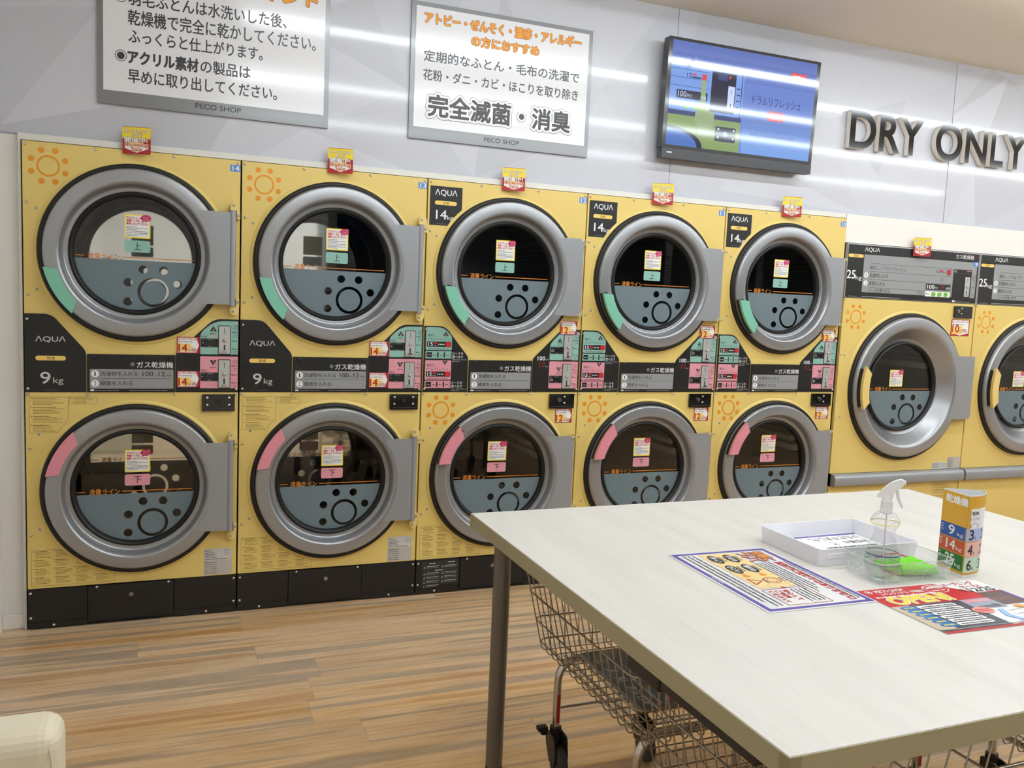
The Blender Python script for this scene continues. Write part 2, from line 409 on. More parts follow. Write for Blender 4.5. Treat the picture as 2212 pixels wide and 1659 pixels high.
# ------------------------------------------------------------------ dryers
W = 0.8305
ZU, ZL, UC = 1.580, 0.587, 0.416
DRUMD = mat('drum_dark', (34, 33, 32), 0.4, metal=0.6)
CABM = mat('cabinet_steel', (150, 150, 150), 0.5)
def perf_mat():
    m = mat('perforated_drum', (60, 58, 55), 0.35, metal=0.7); g = NT(m); p = g.nt.nodes['Principled BSDF']
    tc = g.n('ShaderNodeTexCoord'); sx = g.n('ShaderNodeSeparateXYZ'); g.l(tc.outputs['Object'], sx.inputs[0])
    s = 2*PI/0.012
    a = g.math('SINE', g.math('MULTIPLY', g.math('ADD', sx.outputs[0], sx.outputs[1]), s))
    c = g.math('SINE', g.math('MULTIPLY', g.math('SUBTRACT', sx.outputs[2], sx.outputs[1]), s))
    h = g.math('GREATER_THAN', g.math('MULTIPLY', a, c), 0.25)
    mx = g.n('ShaderNodeMix', data_type='RGBA'); g.l(h, mx.inputs[0])
    mx.inputs[6].default_value = (0.085, 0.080, 0.074, 1); mx.inputs[7].default_value = (0.006, 0.006, 0.006, 1)
    g.l(mx.outputs[2], p.inputs['Base Color']); return m
PERF = perf_mat()
_shared = {}
def shared(key, fn):
    if key not in _shared: _shared[key] = fn().data
    return _shared[key]
def inst(name, mesh, parent, loc=(0, 0, 0)):
    o = bpy.data.objects.new(name, mesh); COL.objects.link(o); o.parent = parent; o.location = loc; return o
def mesh_only(mb, smooth=0):
    o = mb.obj('tmp', smooth=smooth); me = o.data; bpy.data.objects.remove(o); return me
b = MB(); b.lathe([(0.0001, -.0055), (.003, -.005), (.0055, -.003), (.0065, 0)], CHR, n=14); SCREW = mesh_only(b, 60); SCREW.name = 'screw'
b = MB(); b.lathe([(0.0001, -.0012), (.005, -.001), (.0058, 0)], SLVP, n=12); PLUG = mesh_only(b); PLUG.name = 'plug_button'
def screws(par, pts, h=0.0):
    for u, z in pts: inst('screw', SCREW, par, (u, -h, z))
def plugs(par, pts):
    for u, z in pts: inst('plug_button', PLUG, par, (u, 0, z))

def sun(b, u, z, s=1.0, h=.0006):
    b.ring(u, z, .0345*s, .0420*s, h, ORG)
    for k in range(8): b.disc(u+.065*s*math.cos(PI/8+k*PI/4), z+.065*s*math.sin(PI/8+k*PI/4), .0115*s, h, ORG, 18)
def aqua(b, u0, z0, u1, z1, h, m): b.text('ΛQUΛ', u0, z0, u1, z1, h, m, off=.004, res=5)

def notice(b, u0, z0, s, h):
    # yellow-edged sticker: s is its width
    H = s*.98
    b.flat([rr(u0, z0, u0+s, z0+H, s*.04)], h, YLW); b.flat([rr(u0+.05*s, z0+.05*H, u0+.95*s, z0+.95*H, s*.02)], h+.0003, WHT)
    k = h+.0006
    b.text('アロマジュェル', u0+.08*s, z0+.80*H, u0+.66*s, z0+.90*H, k, RED, bold=.00045, nb=5, res=2)
    b.text('芳香ビーズは', u0+.08*s, z0+.68*H, u0+.58*s, z0+.78*H, k, RED, bold=.00045, nb=5, res=2)
    b.text('使用しないでください', u0+.08*s, z0+.56*H, u0+.92*s, z0+.66*H, k, RED, bold=.00045, nb=5, res=2)
    for i in range(7): b.dashes(u0+.08*s, u0+(.5 if i in (0, 2, 6) else .9)*s, z0+(.47-.063*i)*H, .034*H, k, DGR, i)
    b.flat([ell(u0+.83*s, z0+.86*H, .2*s, .15*H)], k+.0003, MAG)
    b.flat([[(u0+.70*s, z0+.78*H), (u0+.64*s, z0+.66*H), (u0+.80*s, z0+.74*H)]], k+.0003, MAG)
    for i in range(3): b.dashes(u0+.70*s, u0+.97*s, z0+(.90-.075*i)*H, .045*H, k+.0006, PINK, 5+i)

def door(par, uc, zc, kind, hm, ch=None, hflip=1):
    big = kind == '25'
    S = .447/.3645 if big else 1.0
    fy = -.006 if big else 0.0
    R2 = .365 if big else .289
    RG = .252 if big else .2335
    RO = .3645*S
    b = MB()
    if big: pr = [(RO-.02, -.016), (RO-.02, -.03), (RO-.024, -.041), (RO-.031, -.0465), (RO-.033, -.0470), (R2+.006, -.0505), (R2+.003, -.0503), (R2-.004, -.0475), (R2-.014, -.040), (R2-.024, -.024), (RG+.046, .022), (RG+.040, .030), (RG+.0205, .032), (RG+.02, .036)]
    else: pr = [(.3445, -.014), (.3445, -.030), (.342, -.0365), (.338, -.0405), (.3365, -.0412), (.3345, -.0416), (.2945, -.0440), (.2925, -.0438), (.2885, -.0420), (.284, -.037), (.280, -.029), (.2785, -.025), (.2745, -.006), (.2735, -.002), (.2705, .003), (.2665, .0045), (.2645, .0047), (.2560, .0055), (.2545, .0060), (.2535, .012)]
    b.lathe(pr, SLV, (uc, 0, zc), n=96)
    d = b.obj('door', par, smooth=50)
    b = MB(); b.lathe([(RO-.03, .004), (RO, .002), (RO, -.016), (RO-.004, -.023), (RO-.012, -.026), (RO-.0185, -.024), (RO-.021, -.014)], BLK2, (uc, 0, zc), n=96); b.obj('outer_gasket', d, smooth=50)
    gy = .036 if big else .022
    b = MB(); b.lathe([(RG+.021, gy-.012), (RG+.019, gy-.021), (RG+.011, gy-.024), (RG+.003, gy-.018), (RG, gy-.006), (RG-.0005, gy+.004)], BLK2, (uc, 0, zc), n=96); b.obj('inner_gasket', d, smooth=50)
    b = MB(); b.prism([circ(uc, zc, RG+.002, 72)], -gy-.004, -gy, GLS); b.obj('glass_pane', d)
    h = -gy+.0006
    s = RG/.2335
    lv = -.027*s
    # frosted lower half with the paw cut out of it
    a0 = math.asin(lv/RG)
    seg = [(uc+RG*math.cos(t), zc+RG*math.sin(t)) for t in (PI-a0+(PI+2*a0)*i/48 for i in range(49))]
    dots = [(.026, -.063), (.106, -.064), (-.032, -.119), (.162, -.120), (-.033, -.199)]
    b = MB(); b.flat([seg]+[circ(uc+x*s, zc+y*s, .0175*s, 20) for x, y in dots]+[circ(uc+.065*s, zc-.158*s, .062*s, 40)], h, FILM)
    b.flat([circ(uc+.065*s, zc-.158*s, .0495*s, 40)], h, FILM)
    b.obj('frosted_film', d)
    b = MB(); z = zc-.016*s
    x0 = -.230*s
    b.rect(uc+x0, z-.0018, uc+x0+.034*s, z+.0018, h, ORG2); b.rect(uc+x0+.175*s, z-.0018, uc+.224*s, z+.0018, h, ORG2)
    b.text('適量ライン', uc+x0+.046*s, z-.013*s, uc+x0+.166*s, z+.013*s, h, ORG2, off=.012)
    b.obj('fill_line', d)
    ds = 0.004 if kind == '9' else -.007
    k = h+.0004
    b = MB()
    if big: notice(b, uc-.088, zc-.002, .105, k)
    else: notice(b, uc-.050+ds, zc+.065, .100, k)
    b.obj('warning_sticker', d)
    if ch:
        b = MB(); m = TEAL if ch == '上' else PINK
        u0 = uc-.050+ds; b.flat([rr(u0, zc+.007, u0+.1, zc+.056, .007)], k, m)
        b.text(ch, u0+.036, zc+.016, u0+.064, zc+.047, k+.0004, DGR, off=.005); b.obj('position_tag', d)
    # handle
    sg = hflip
    def sector(r0, r1, a0, a1, b0, b1, y0, y1, name, m, par_, bev=.002):
        n = 14; L = [(uc+r1*math.cos(t), zc+r1*math.sin(t)) for t in (a0+(a1-a0)*i/n for i in range(n+1))]
        L += [(uc+r0*math.cos(t), zc+r0*math.sin(t)) for t in (b1+(b0-b1)*i/n for i in range(n+1))]
        mb = MB(); mb.prism([L], y0, y1, m); return mb.obj(name, par_, bevel=bev)
    rad = math.radians
    if big:
        sector(.352, .402, rad(161.5), rad(198.5), rad(166), rad(194), .060, .080, 'handle', hm, d)
        sector(.378, .415, rad(164), rad(196), rad(166), rad(194), .046, .0605, 'handle_mount', BLK2, d, 0)
    else:
        A = [192, 227, 195, 223] if sg > 0 else [168, 133, 165, 137]
        A = [rad(v) for v in A]
        if kind == '9': sector(.299, .347, A[0], A[1], A[2], A[3], .036, .050, 'handle', hm, d)
        else:
            sector(.292, .344, A[0], A[1], A[2], A[3], .058, .076, 'handle', hm, d)
            sector(.315, .345, A[0], A[1], A[0], A[1], .036, .0585, 'handle_mount', BLK2, d, 0)
    # hinge
    def plate_loop(u0, u1, hh, R, notch=0):
        zz = min(hh-.004, math.sqrt(max(R*R-(u0-uc)**2, 0))); n = 16; n2 = notch
        L = [(u1-n2, zc-hh), (u1-n2, zc-hh+n2*1.3), (u1, zc-hh+n2*1.3), (u1, zc+hh-n2*1.3), (u1-n2, zc+hh-n2*1.3), (u1-n2, zc+hh)] if n2 else [(u1, zc-hh), (u1, zc+hh)]
        L += [(u0+.008, zc+hh), (u0, zc+hh-.008)] if zz < hh-.008 else [(u0, zc+hh)]
        L += [(uc+math.sqrt(R*R-z*z), zc+z) for z in (zz-2*zz*i/n for i in range(n+1))]
        L += [(u0, zc-hh+.008), (u0+.008, zc-hh)] if zz < hh-.008 else [(u0, zc-hh)]
        return L
    if kind == '9':
        b = MB(); b.prism([plate_loop(.652, .785, .196, .2915)], .036, .0435, SLVP)
        b.obj('hinge_plate', d, bevel=.001)
        b = MB(); b.cyl((.796, -.034, zc-.203), (.796, -.034, zc+.205), .0125, SLVP, 18); b.obj('hinge_tube', d, smooth=40)
        for sgn in (1, -1):
            b = MB(); z0 = zc+sgn*.205
            L = [(.787, z0), (.824, z0), (.824, z0+sgn*.012)]+[(.8055+.0185*math.cos(t), z0+sgn*(.018+.0185*math.sin(t))) for t in (PI*i/8 for i in range(9))]
            b.prism([L], .0, .028, YEL2); b.fbox(.812, .826, min(z0, z0-sgn*.035), max(z0, z0-sgn*.035), 0, .026, YEL2)
            b.obj('hinge_bracket', d, bevel=.002)
        for sgn in (1, -1):
            inst('screw', PLUG, d, (.799, -.029, zc+sgn*.226)); inst('screw', PLUG, d, (.819, -.027, zc+sgn*.185))
    else:
        u0, u1, hh = (.652, .802, .192) if not big else (.842, 1.032, .196)
        n = .012
        b = MB(); hp = .0435 if not big else .0505
        b.prism([plate_loop(u0, u1, hh, .2915 if not big else .3665, n)], hp-.008, hp, SLVP); b.obj('hinge_plate', d, bevel=.001)
        b = MB(); b.fbox(u1+.006, u1+.016, zc-hh+.02, zc+hh-.02, 0, .018, YEL2); b.obj('hinge_strip', d)
        for sgn in (1, -1):
            b = MB(); z0 = zc+sgn*hh; b.fbox(u1-.010, u1+.019, min(z0, z0-sgn*.013), max(z0, z0-sgn*.013), 0, .034, YEL2)
            b.fbox(u1+.002, u1+.018, min(z0, z0-sgn*.03), max(z0, z0-sgn*.03), 0, .024, YEL2)
            b.obj('hinge_bracket', d, bevel=.0015)
        for sgn in (1, -1):
            inst('screw', PLUG, d, (u1+.010, -.035, zc+sgn*(hh-.0065))); inst('screw', PLUG, d, (u1+.010, -.025, zc+sgn*(hh-.023)))
    return d

def drum(par, uc, zc, kind):
    big = kind == '25'
    R0 = .30 if not big else .34
    dep = .38 if kind == '9' else .55
    b = MB()
    m = DRUMD if kind == '9' else PERF
    RG = .262 if not big else .285
    b.lathe([(RG, .055), (R0, .075), (R0, dep)], m, (uc, 0, zc), n=64)
    if kind != '9':
        for k in range(3):
            t = rnd.uniform(0, 2*PI)+k*2*PI/3
            b.lathe([(R0, .09), (R0-.05, .10), (R0-.05, dep-.02), (R0, dep-.01)], CABM, (uc, 0, zc), n=2, a0=t, a1=t+.14)
    o = b.obj('drum', par, smooth=40)
    b = MB(); b.prism([circ(uc, zc, R0+.002, 64)], -dep-.004, -dep, STL if kind == '9' else PERF)
    if kind == '9': b.ring(uc, zc, .25, R0, -dep+.001, DRUMD, 64)
    b.obj('drum_back', o)
    b = MB(); b.lathe([(RG+.03, .042), (RG-.004, .045), (RG-.006, .060)], BLK2, (uc, 0, zc), n=64); b.obj('drum_seal', o, smooth=50)
    return o

def lock(par, u0, z0, u1, z1, uk, style):
    b = MB(); b.prism([rr(u0, z0, u1, z1, .004)], 0, .012, BLKG)
    b.fbox(u0+.006, u1-.006, z0+.008, z0+.011, .012, .0132, mat('dark_edge', (60, 60, 62), .3))
    o = b.obj('lock_box', par, bevel=.002)
    zc = (z0+z1)/2+.006
    b = MB(); b.cyl((uk, -.012, zc), (uk, -.019, zc), .011, CHR if style else BLK, 20); b.ring(uk, zc, .005, .008, .0195, DGR); b.obj('lock_cylinder', o, smooth=40)
    for u in ((uk-.045, uk+.045) if not style else (uk+.03,)):
        for dz in (.016, -.016): inst('screw', SCREW, o, (u, -.012, zc+dz))

def coin_plate(par, u0, z0, u1, z1, h, seed=0):
    b = MB(); b.prism([rr(u0-.003, z0-.003, u1+.003, z1+.003, .004)], h, h+.001, DGR)
    b.prism([rr(u0, z0, u1, z1, .002)], h+.001, h+.004, mat('coin_plate_steel', (196, 197, 198), .38, metal=.4))
    uc = (u0+u1)/2; H = z1-z0; k = h+.0044
    b.flat([[(uc-.002, z1-.07*H), (uc, z1-.07*H), (uc+.002, z1-.27*H), (uc, z1-.27*H)]], k, BLK)
    b.rect(uc-.003, z0+.13*H, uc+.003, z0+.33*H, k, BLK)
    o = b.obj('coin_slot_plate', par)
    b = MB(); b.lathe([(.0001, -.010), (.004, -.0095), (.007, -.006), (.008, 0)], CHR, (uc, -h-.004, z0+.49*H), n=20); b.obj('return_button', o, smooth=60)
    b = MB(); b.prism([ell(uc, z0+.115*H, .0115, .003, 16)], h+.004, h+.014, CHR); b.obj('return_lip', o)
    return o
def display(par, u0, z0, u1, z1, h, style):
    b = MB(); b.prism([rr(u0, z0, u1, z1, .003)], h, h+.002, BLK); k = h+.0025; w = u1-u0; H = z1-z0
    b.rect(u0+.26*w, z0+.22*H, u0+.84*w, z0+.74*H, k, mat('display_window', (40, 40, 42), .15))
    b.dashes(u0+.06*w, u0+.2*w, z0+.8*H, .1*H, k, GRY); b.dashes(u0+.38*w, u0+.74*w, z0+.82*H, .1*H, k, GRY)
    b.dashes(u0+.42*w, u0+.6*w, z0+.05*H, .09*H, k, GRY)
    if style: b.dashes(u0+.05*w, u0+.3*w, z0+.5*H, .12*H, k, PALG); b.dashes(u0+.05*w, u0+.3*w, z0+.28*H, .12*H, k, PALG)
    else: b.disc(u0+.11*w, z0+.5*H, .04*w, k, GRY, 12)
    b.obj('display', par)
def coin_arrows(b, u0, u1, zs, h):
    for i, z in enumerate(zs):
        b.flat([[(u0, z), (u0+.005, z+.005), (u0+.005, z-.005)]], h, DGR)
        b.dashes(u0+.007, u1, z-.003, .006, h, DGR, i)
        if i != 1:
            for j in range(3): b.dashes(u0+.008, u1-(.008 if j == 2 else 0), z-.012-.006*j, .003, h, DGR, 3*i+j)
    b.ring((u0+u1)/2+.004, zs[0]+.017, .0075, .0088, h, DGR, 20); b.dashes((u0+u1)/2-.001, (u0+u1)/2+.009, zs[0]+.0155, .003, h, DGR)
def tri_mark(b, u, z, s, h, ch, upw):
    if upw: b.flat([[(u-s, z-s*.8), (u+s, z-s*.8), (u, z+s*.8)]], h, BLK); b.text(ch, u-s*.32, z-s*.62, u+s*.32, z+s*.15, h+.0003, WHT, off=.01)
    else: b.flat([[(u-s, z+s*.8), (u, z-s*.8), (u+s, z+s*.8)]], h, BLK); b.text(ch, u-s*.32, z-s*.15, u+s*.32, z+s*.62, h+.0003, WHT, off=.01)

def small_print(par, u0, z0, u1, z1, cut, cols, m, name, seed, h=.0005, skew=0):
    # block of very fine print with a cut corner, as rows of warning triangles and lines
    b = MB(); q = random.Random(seed); n = int((z1-z0)/.0062)
    for i in range(n):
        z = z1-(i+1)*.0062
        if i % 6 == 5: continue
        f = (z-z0)/(z1-z0)
        for c in range(cols):
            a0 = u0+(u1-u0)*c/cols; a1 = u0+(u1-u0)*(c+1)/cols-.006
            lim = cut(f)*(u1-u0)+u0
            if a0+.01 > lim: continue
            a1 = min(a1, lim)
            if i % 6 == 0: b.flat([[(a0, z), (a0+.006, z), (a0+.003, z+.005)]], h, m); b.dashes(a0+.009, a0+.009+(a1-a0-.009)*q.uniform(.5, .9), z, .0042, h, m, i)
            else: b.dashes(a0+.008, a0+.008+(a1-a0-.008)*q.uniform(.6, 1), z, .0026, h, m, i+c)
    def line(p0, p1, t=.0005):
        d = (Vector(p1)-Vector(p0)).normalized(); nn = Vector((-d.y, d.x))*t
        b.flat([[(p0[0]-nn.x, p0[1]-nn.y), (p1[0]-nn.x, p1[1]-nn.y), (p1[0]+nn.x, p1[1]+nn.y), (p0[0]+nn.x, p0[1]+nn.y)]], h+.0001, m)
    P = [(u0-.005, z0-.004), (u0+(u1-u0)*cut(0)+.004, z0-.004)]+[(u0+(u1-u0)*cut(f/6)+.004, z0+(z1-z0)*f/6) for f in range(7)]+[(u0-.005, z1+.002)]
    for i in range(len(P)): 
        if (Vector(P[i])-Vector(P[(i+1) % len(P)])).length > .001: line(P[i], P[(i+1) % len(P)])
    return b.obj(name, par)

def base_panels(par, fine):
    b = MB(); b.box(.012, W-.012, .012, .06, 0.0, .03, BLK2); b.obj('plinth', par)
    for k, (u0, u1, z0, z1, hh) in enumerate(((.003, .225, .034, .174, .004), (.228, .565, .018, .172, .008), (.568, W-.003, .034, .174, .004))):
        b = MB(); b.prism([rr(u0, z0, u1, z1, .001)], -.004, hh, BLK)
        if k != 1: b.fbox(u0, u1, .006, .032, -.004, .002, BLK)
        if k == 0 and fine:
            b.rect(.033, .046, .221, .166, hh+.0004, mat('label_charcoal', (44, 44, 45), .5))
            for c in (0, 1):
                for i in range(4 if c else 5):
                    a = .04+.092*c; z = .136-.021*i-(.012 if i else 0)
                    b.flat([[(a, z-.004), (a+.011, z-.004), (a+.0055, z+.006)]], hh+.0008, GRY)
                    b.dashes(a+.016, a+.08, z+.003, .004, hh+.0008, PALG, i); b.dashes(a+.016, a+.075, z-.004, .003, hh+.0008, GRY, i)
            b.dashes(.07, .1, .152, .006, hh+.0008, PALG); b.dashes(.165, .2, .155, .006, hh+.0008, PALG); b.dashes(.1, .14, .117, .006, hh+.0008, PALG)
        o = b.obj('kick_panel', par, bevel=.0012)
        if k == 1:
            b = MB(); b.cyl((.396, -hh, .125), (.396, -hh-.006, .125), .009, CHR, 18); b.ring(.396, .125, .004, .006, hh+.0065, DGR); b.obj('kick_lock', o, smooth=40)
            screws(o, ((.262, .166), (.545, .166)), hh)
    screws(par, ((.013, .158), (.013, .052), (W-.014, .158), (W-.014, .052)), .004)
    screws(par, ((.098, .016), (W-.13, .016)), .003)

SCR_U = ((.014, 1.988), (.265, 1.990), (.561, 1.990), (.816, 1.988), (.018, 1.762), (.018, 1.396), (W-.012, 1.76), (W-.012, 1.40))
SCR_L = ((.013, .991), (.229, .991), (.567, .991), (W-.014, .991), (.018, .769), (.018, .404))
PLG = ((.050, 1.740), (.050, 1.418), (.050, .826), (.050, .427))

def stack(kind, x0, number, label, styl):
    t = thing('stacked_dryer', label, 'dryer', (x0, 0, 0), group='yellow stacked gas dryers')
    b = MB()
    for (xa, xb, ya, yb, za, zb) in ((.006, .009, .03, .86, .02, 1.996), (W-.009, W-.006, .03, .86, .02, 1.996), (.006, W-.006, .86, .863, .02, 1.996), (.006, W-.006, .03, .86, 1.992, 1.995),
                                     (.006, W-.006, .03, .86, .02, .023), (.009, W-.009, .05, .86, 1.075, 1.078)):
        b.box(xa, xb, ya, yb, za, zb, BLK2)
    b.obj('cabinet', t)
    for nm, z0, z1, zc in (('front_panel', 1.003, 2.0, ZU), ('front_panel', .176, 1.000, ZL)):
        b = MB(); b.prism([rr(.0035, z0, W-.0035, z1, .002), circ(UC, zc, .345, 72)], -.020, 0, YEL)
        if kind == '9' and zc == ZU: sun(b, .095, 1.908)
        if kind == '14' and zc == ZL: sun(b, .101, .913)
        b.obj(nm, t, bevel=.0012)
        # raised rim pressed into the sheet around the door
        b = MB(); b.lathe([(.380, .0005), (.374, -.006), (.366, -.008), (.360, -.006)], YEL, (UC, 0, zc), n=96); b.obj('door_rim', t, smooth=50)
    for zc, hm, ch, fl in ((ZU, TEALH, '上', 1), (ZL, PINKH, '下', -1)):
        drum(t, UC, zc, kind); door(t, UC, zc, kind, hm, ch, fl)
    screws(t, SCR_U+SCR_L); plugs(t, PLG)
    base_panels(t, kind == '14')
    T = .004
    if kind == '9':
        b = MB(); b.prism([fillet([(.0035, 1.003), (.2255, 1.003), (.2255, 1.172), (.100, 1.320), (.0035, 1.320)], [0, 0, .015, .028, 0])], 0, T, BLK); k = T+.0004
        aqua(b, .042, 1.204, .152, 1.230, k, PALG)
        b.flat([rr(.042, 1.131, .152, 1.150, .0094)], k, YLP); b.text('乾燥', .083, 1.134, .112, 1.147, k+.0003, DGR)
        b.text('9', .058, 1.035, .096, 1.084, k, PALG, off=.008); b.text('kg', .105, 1.030, .142, 1.062, k, PALG)
        b.dashes(.072, .125, 1.008, .005, k, mat('dim_print', (84, 84, 86), .5))
        o = b.obj('brand_panel', t, bevel=.0008); screws(o, ((.014, 1.298), (.014, 1.016)), T)
        ctr = (.2295, 1.003, .568, 1.160); g0 = (.240, 1.016, .562, 1.098)
    else:
        b = MB(); b.flat([fillet([(.012, 1.790), (.116, 1.790), (.170, 1.853), (.170, 1.971), (.012, 1.971)], [0, .006, .006, 0, 0])], .0006, BLK); k = .001
        aqua(b, .036, 1.925, .145, 1.957, k, WHT)
        b.flat([rr(.036, 1.885, .144, 1.904, .0094)], k, YLP); b.text('乾燥', .076, 1.888, .105, 1.901, k+.0003, DGR)
        b.text('14', .043, 1.819, .096, 1.861, k, WHT, off=.008); b.text('kg', .098, 1.812, .130, 1.838, k, WHT)
        b.dashes(.045, .098, 1.796, .005, k, MATS.get('dim_print') or mat('dim_print', (84, 84, 86), .5)); b.obj('brand_sticker', t)
        b = MB(); b.prism([fillet([(.006, 1.003), (.2285, 1.003), (.2285, 1.172), (.108, 1.317), (.006, 1.317)], [0, 0, .015, .03, 0])], 0, T, BLK); k = T+.0004
        for m, zt, z1, z2, z3, ch in ((TEAL, 1.311, 1.203, 1.198, 1.162, '上'), (PINK, 1.154, 1.060, 1.056, 1.020, '下')):
            if m is TEAL: b.flat([fillet([(.014, z1), (.1435, z1), (.1435, 1.268), (.103, zt), (.014, zt)], [.004, .004, .01, .03, .004])], k, m)
            else: b.flat([rr(.014, z1, .1435, zt, .004)], k, m)
            b.flat([rr(.014, z3, .1435, z2, .004)], k, m)
            dz = z1-1.203
            b.text('最初に…', .023, 1.266+dz, .072, 1.279+dz, k+.0003, DGR); b.text('ドラムリフレッシュ', .022, 1.248+dz, .130, 1.261+dz, k+.0003, DGR)
            b.rect(.019, 1.218+dz, .140, 1.243+dz, k+.0003, BLK, .004)
            b.text('15', .026, 1.222+dz, .048, 1.239+dz, k+.0006, WHT, off=.01); b.rect(.052, 1.232+dz, .070, 1.239+dz, k+.0006, RED); b.dashes(.052, .070, 1.222+dz, .006, k+.0006, GRY)
            for i in range(4): b.flat([[(.076+.0085*i, 1.226+dz), (.082+.0085*i, 1.230+dz), (.076+.0085*i, 1.234+dz)]], k+.0006, WHT)
            b.dashes(.028, .128, 1.207+dz, .005, k+.0003, DGR)
            tri_mark(b, .112, 1.281 if m is TEAL else 1.141, .0135, k+.0003, ch, m is TEAL)
            b.rect(.019, z3+.006, .139, z2-.006, k+.0003, BLK, .003); b.dashes(.023, .042, (z2+z3)/2-.003, .006, k+.0006, GRY)
            kz = (z2+z3)/2
            b.text('コースを', .147, kz+.002, .203, kz+.014, k, WHT); b.text('選べます', .147, kz-.016, .203, kz-.002, k, WHT)
            b.dashes(.147, .222, kz-.024, .0045, k, GRY); b.dashes(.147, .185, kz-.032, .0045, k, GRY)
        o = b.obj('course_panel', t, bevel=.0008); screws(o, ((.014, 1.300), (.014, 1.016)), T)
        for m, kz, rz in ((TEAL, 1.180, 1.2305), (PINK, 1.038, 1.0875)):
            b = MB(); b.prism([rr(.113, rz-.011, .138, rz+.011, .002)], T, T+.003, RED); b.obj('refresh_button', o)
            for i in range(3):
                b = MB(); u = .046+.0325*i; b.prism([rr(u, kz-.0115, u+.025, kz+.0115, .002)], T+.0004, T+.003, m); b.dashes(u+.005, u+.02, kz-.003, .007, T+.0034, DGR, i); b.obj('course_button', o)
        ctr = (.2335, 1.003, .5655, 1.157); g0 = (.243, 1.016, .560, 1.098)
    # centre panel with the two steps
    b = MB(); b.prism([rr(*ctr, .001)], 0, .008, BLK); k = .0084; T2 = .008
    b.text('ガス乾燥機', .418, 1.104, .561, 1.131, k, WHT, off=.004)
    b.disc(.402, 1.119, .0085, k, GRY, 20); b.ring(.402, 1.119, .004, .006, k+.0003, DGR, 16)
    b.flat([rr(*g0, .004)], k, GRY); k2 = k+.0004
    for i, (ch, s) in enumerate((('1', '洗濯物を入れる'), ('2', '硬貨を入れる'))):
        z = 1.080-.040*i
        b.disc(g0[0]+.020, z-.002, .0155, k2, DGR, 24); b.disc(g0[0]+.020, z-.002, .0148, k2+.0003, WHT, 24); b.text(ch, g0[0]+(.0170 if ch == '1' else .0155), z-.011, g0[0]+(.0222 if ch == '1' else .0245), z+.007, k2+.0006, DGR)
        b.text(s, g0[0]+.040, z-.011, g0[0]+.040+(.142 if i == 0 else .122), z+.008, k2, DGR, off=.003)
    b.rect(g0[0]+.040, 1.0585, g0[2]-.012, 1.0598, k2, DGR)
    if kind == '9':
        b.text('100', .440, 1.069, .482, 1.089, k2, DGR, off=.006); b.text('円で', .484, 1.069, .499, 1.076, k2, DGR); b.text('12', .503, 1.069, .528, 1.089, k2, DGR, off=.006); b.text('分間', .531, 1.069, .552, 1.077, k2, DGR)
    b.rect(ctr[0]+.012, 1.0055, ctr[0]+.027, 1.0125, k, WHT, .002); b.dashes(ctr[0]+.032, ctr[0]+.12, 1.007, .004, k, GRY); b.dashes(ctr[0]+.16, ctr[0]+.31, 1.007, .004, k, GRY)
    o = b.obj('instruction_panel', t, bevel=.0008); 
    for u in (ctr[0]+.028, ctr[2]-.022):
        b = MB(); b.lathe([(.0001, -.004), (.006, -.003), (.008, 0)], BLK2, (u, -T2, 1.148), n=14); b.obj('panel_screw', o, smooth=50)
    # payment panel
    b = MB(); b.prism([fillet([(.5705, 1.003), (W-.0035, 1.003), (W-.0035, 1.319), (.725, 1.319), (.5705, 1.168)], [0, 0, 0, .03, .015])], 0, T, BLK); k = T+.0004
    if kind == '9':
        b.flat([fillet([(.669, 1.166), (W-.006, 1.166), (W-.006, 1.311), (.728, 1.311), (.669, 1.258)], [.004, .004, .004, .04, .02])], k, TEAL); b.flat([rr(.669, 1.018, W-.006, 1.157, .004)], k, PINK)
        ar = (.797, .822)
    else:
        b.flat([fillet([(.661, 1.163), (.820, 1.163), (.820, 1.308), (.724, 1.308), (.661, 1.244)], [.004, .004, .004, .02, .02])], k, TEAL); b.flat([rr(.661, 1.019, .821, 1.156, .004)], k, PINK)
        ar = (.790, .815)
        b.text('100', .595, 1.160, .637, 1.181, k, WHT, off=.012); b.dashes(.641, .656, 1.162, .007, k, GRY)
        b.text('12', .604, 1.127, .635, 1.151, k, LED7, shear=.15); b.dashes(.640, .655, 1.127, .007, k, GRY)
    for dz, ch, up_ in ((0, '上', True), (-.1475, '下', False)):
        coin_arrows(b, ar[0], ar[1], [1.264+dz, 1.225+dz, 1.190+dz], k+.0003)
        if kind == '9':
            tri_mark(b, .722, 1.277+dz, .0145, k+.0003, ch, up_); b.text('回転中', .709, 1.252+dz, .733, 1.259+dz, k+.0003, DGR)
            b.dashes(.673, .697, 1.244+dz, .004, k+.0003, DGR); b.dashes(.673, .697, 1.239+dz, .004, k+.0003, DGR)
            b.disc(.7215, 1.245+dz, .004, k+.0004, LEDR, 14)
        else:
            tri_mark(b, .714, 1.263+dz, .0135, k+.0003, ch, up_)
            b.dashes(.700, .730, 1.245+dz, .004, k+.0003, DGR); b.dashes(.700, .730, 1.238+dz, .004, k+.0003, DGR)
    o = b.obj('payment_panel', t, bevel=.0008); screws(o, ((W-.012, 1.296), (W-.012, 1.014)), T)
    for dz in (0, -.1475):
        if kind == '9': coin_plate(o, .745, 1.169+dz, .791, 1.289+dz, k); display(o, .671, 1.198+dz, .743, 1.234+dz, k, 0)
        else: coin_plate(o, .737, 1.167+dz, .782, 1.290+dz, k); display(o, .664, 1.195+dz, .734, 1.231+dz, k, 1)
    # lock, labels, fine print
    if kind == '9': lock(t, .677, .918, .813, .992, .744, 0)
    else: lock(t, .669, .918, .806, .992, .721 if styl != 2 else .703, styl)
    small_print(t, .023, .190, .326, .338, lambda f: 1.0 if f < .42 else max(.28, 1.0-(f-.42)*1.15), 4, OLV, 'caution_print', 5)
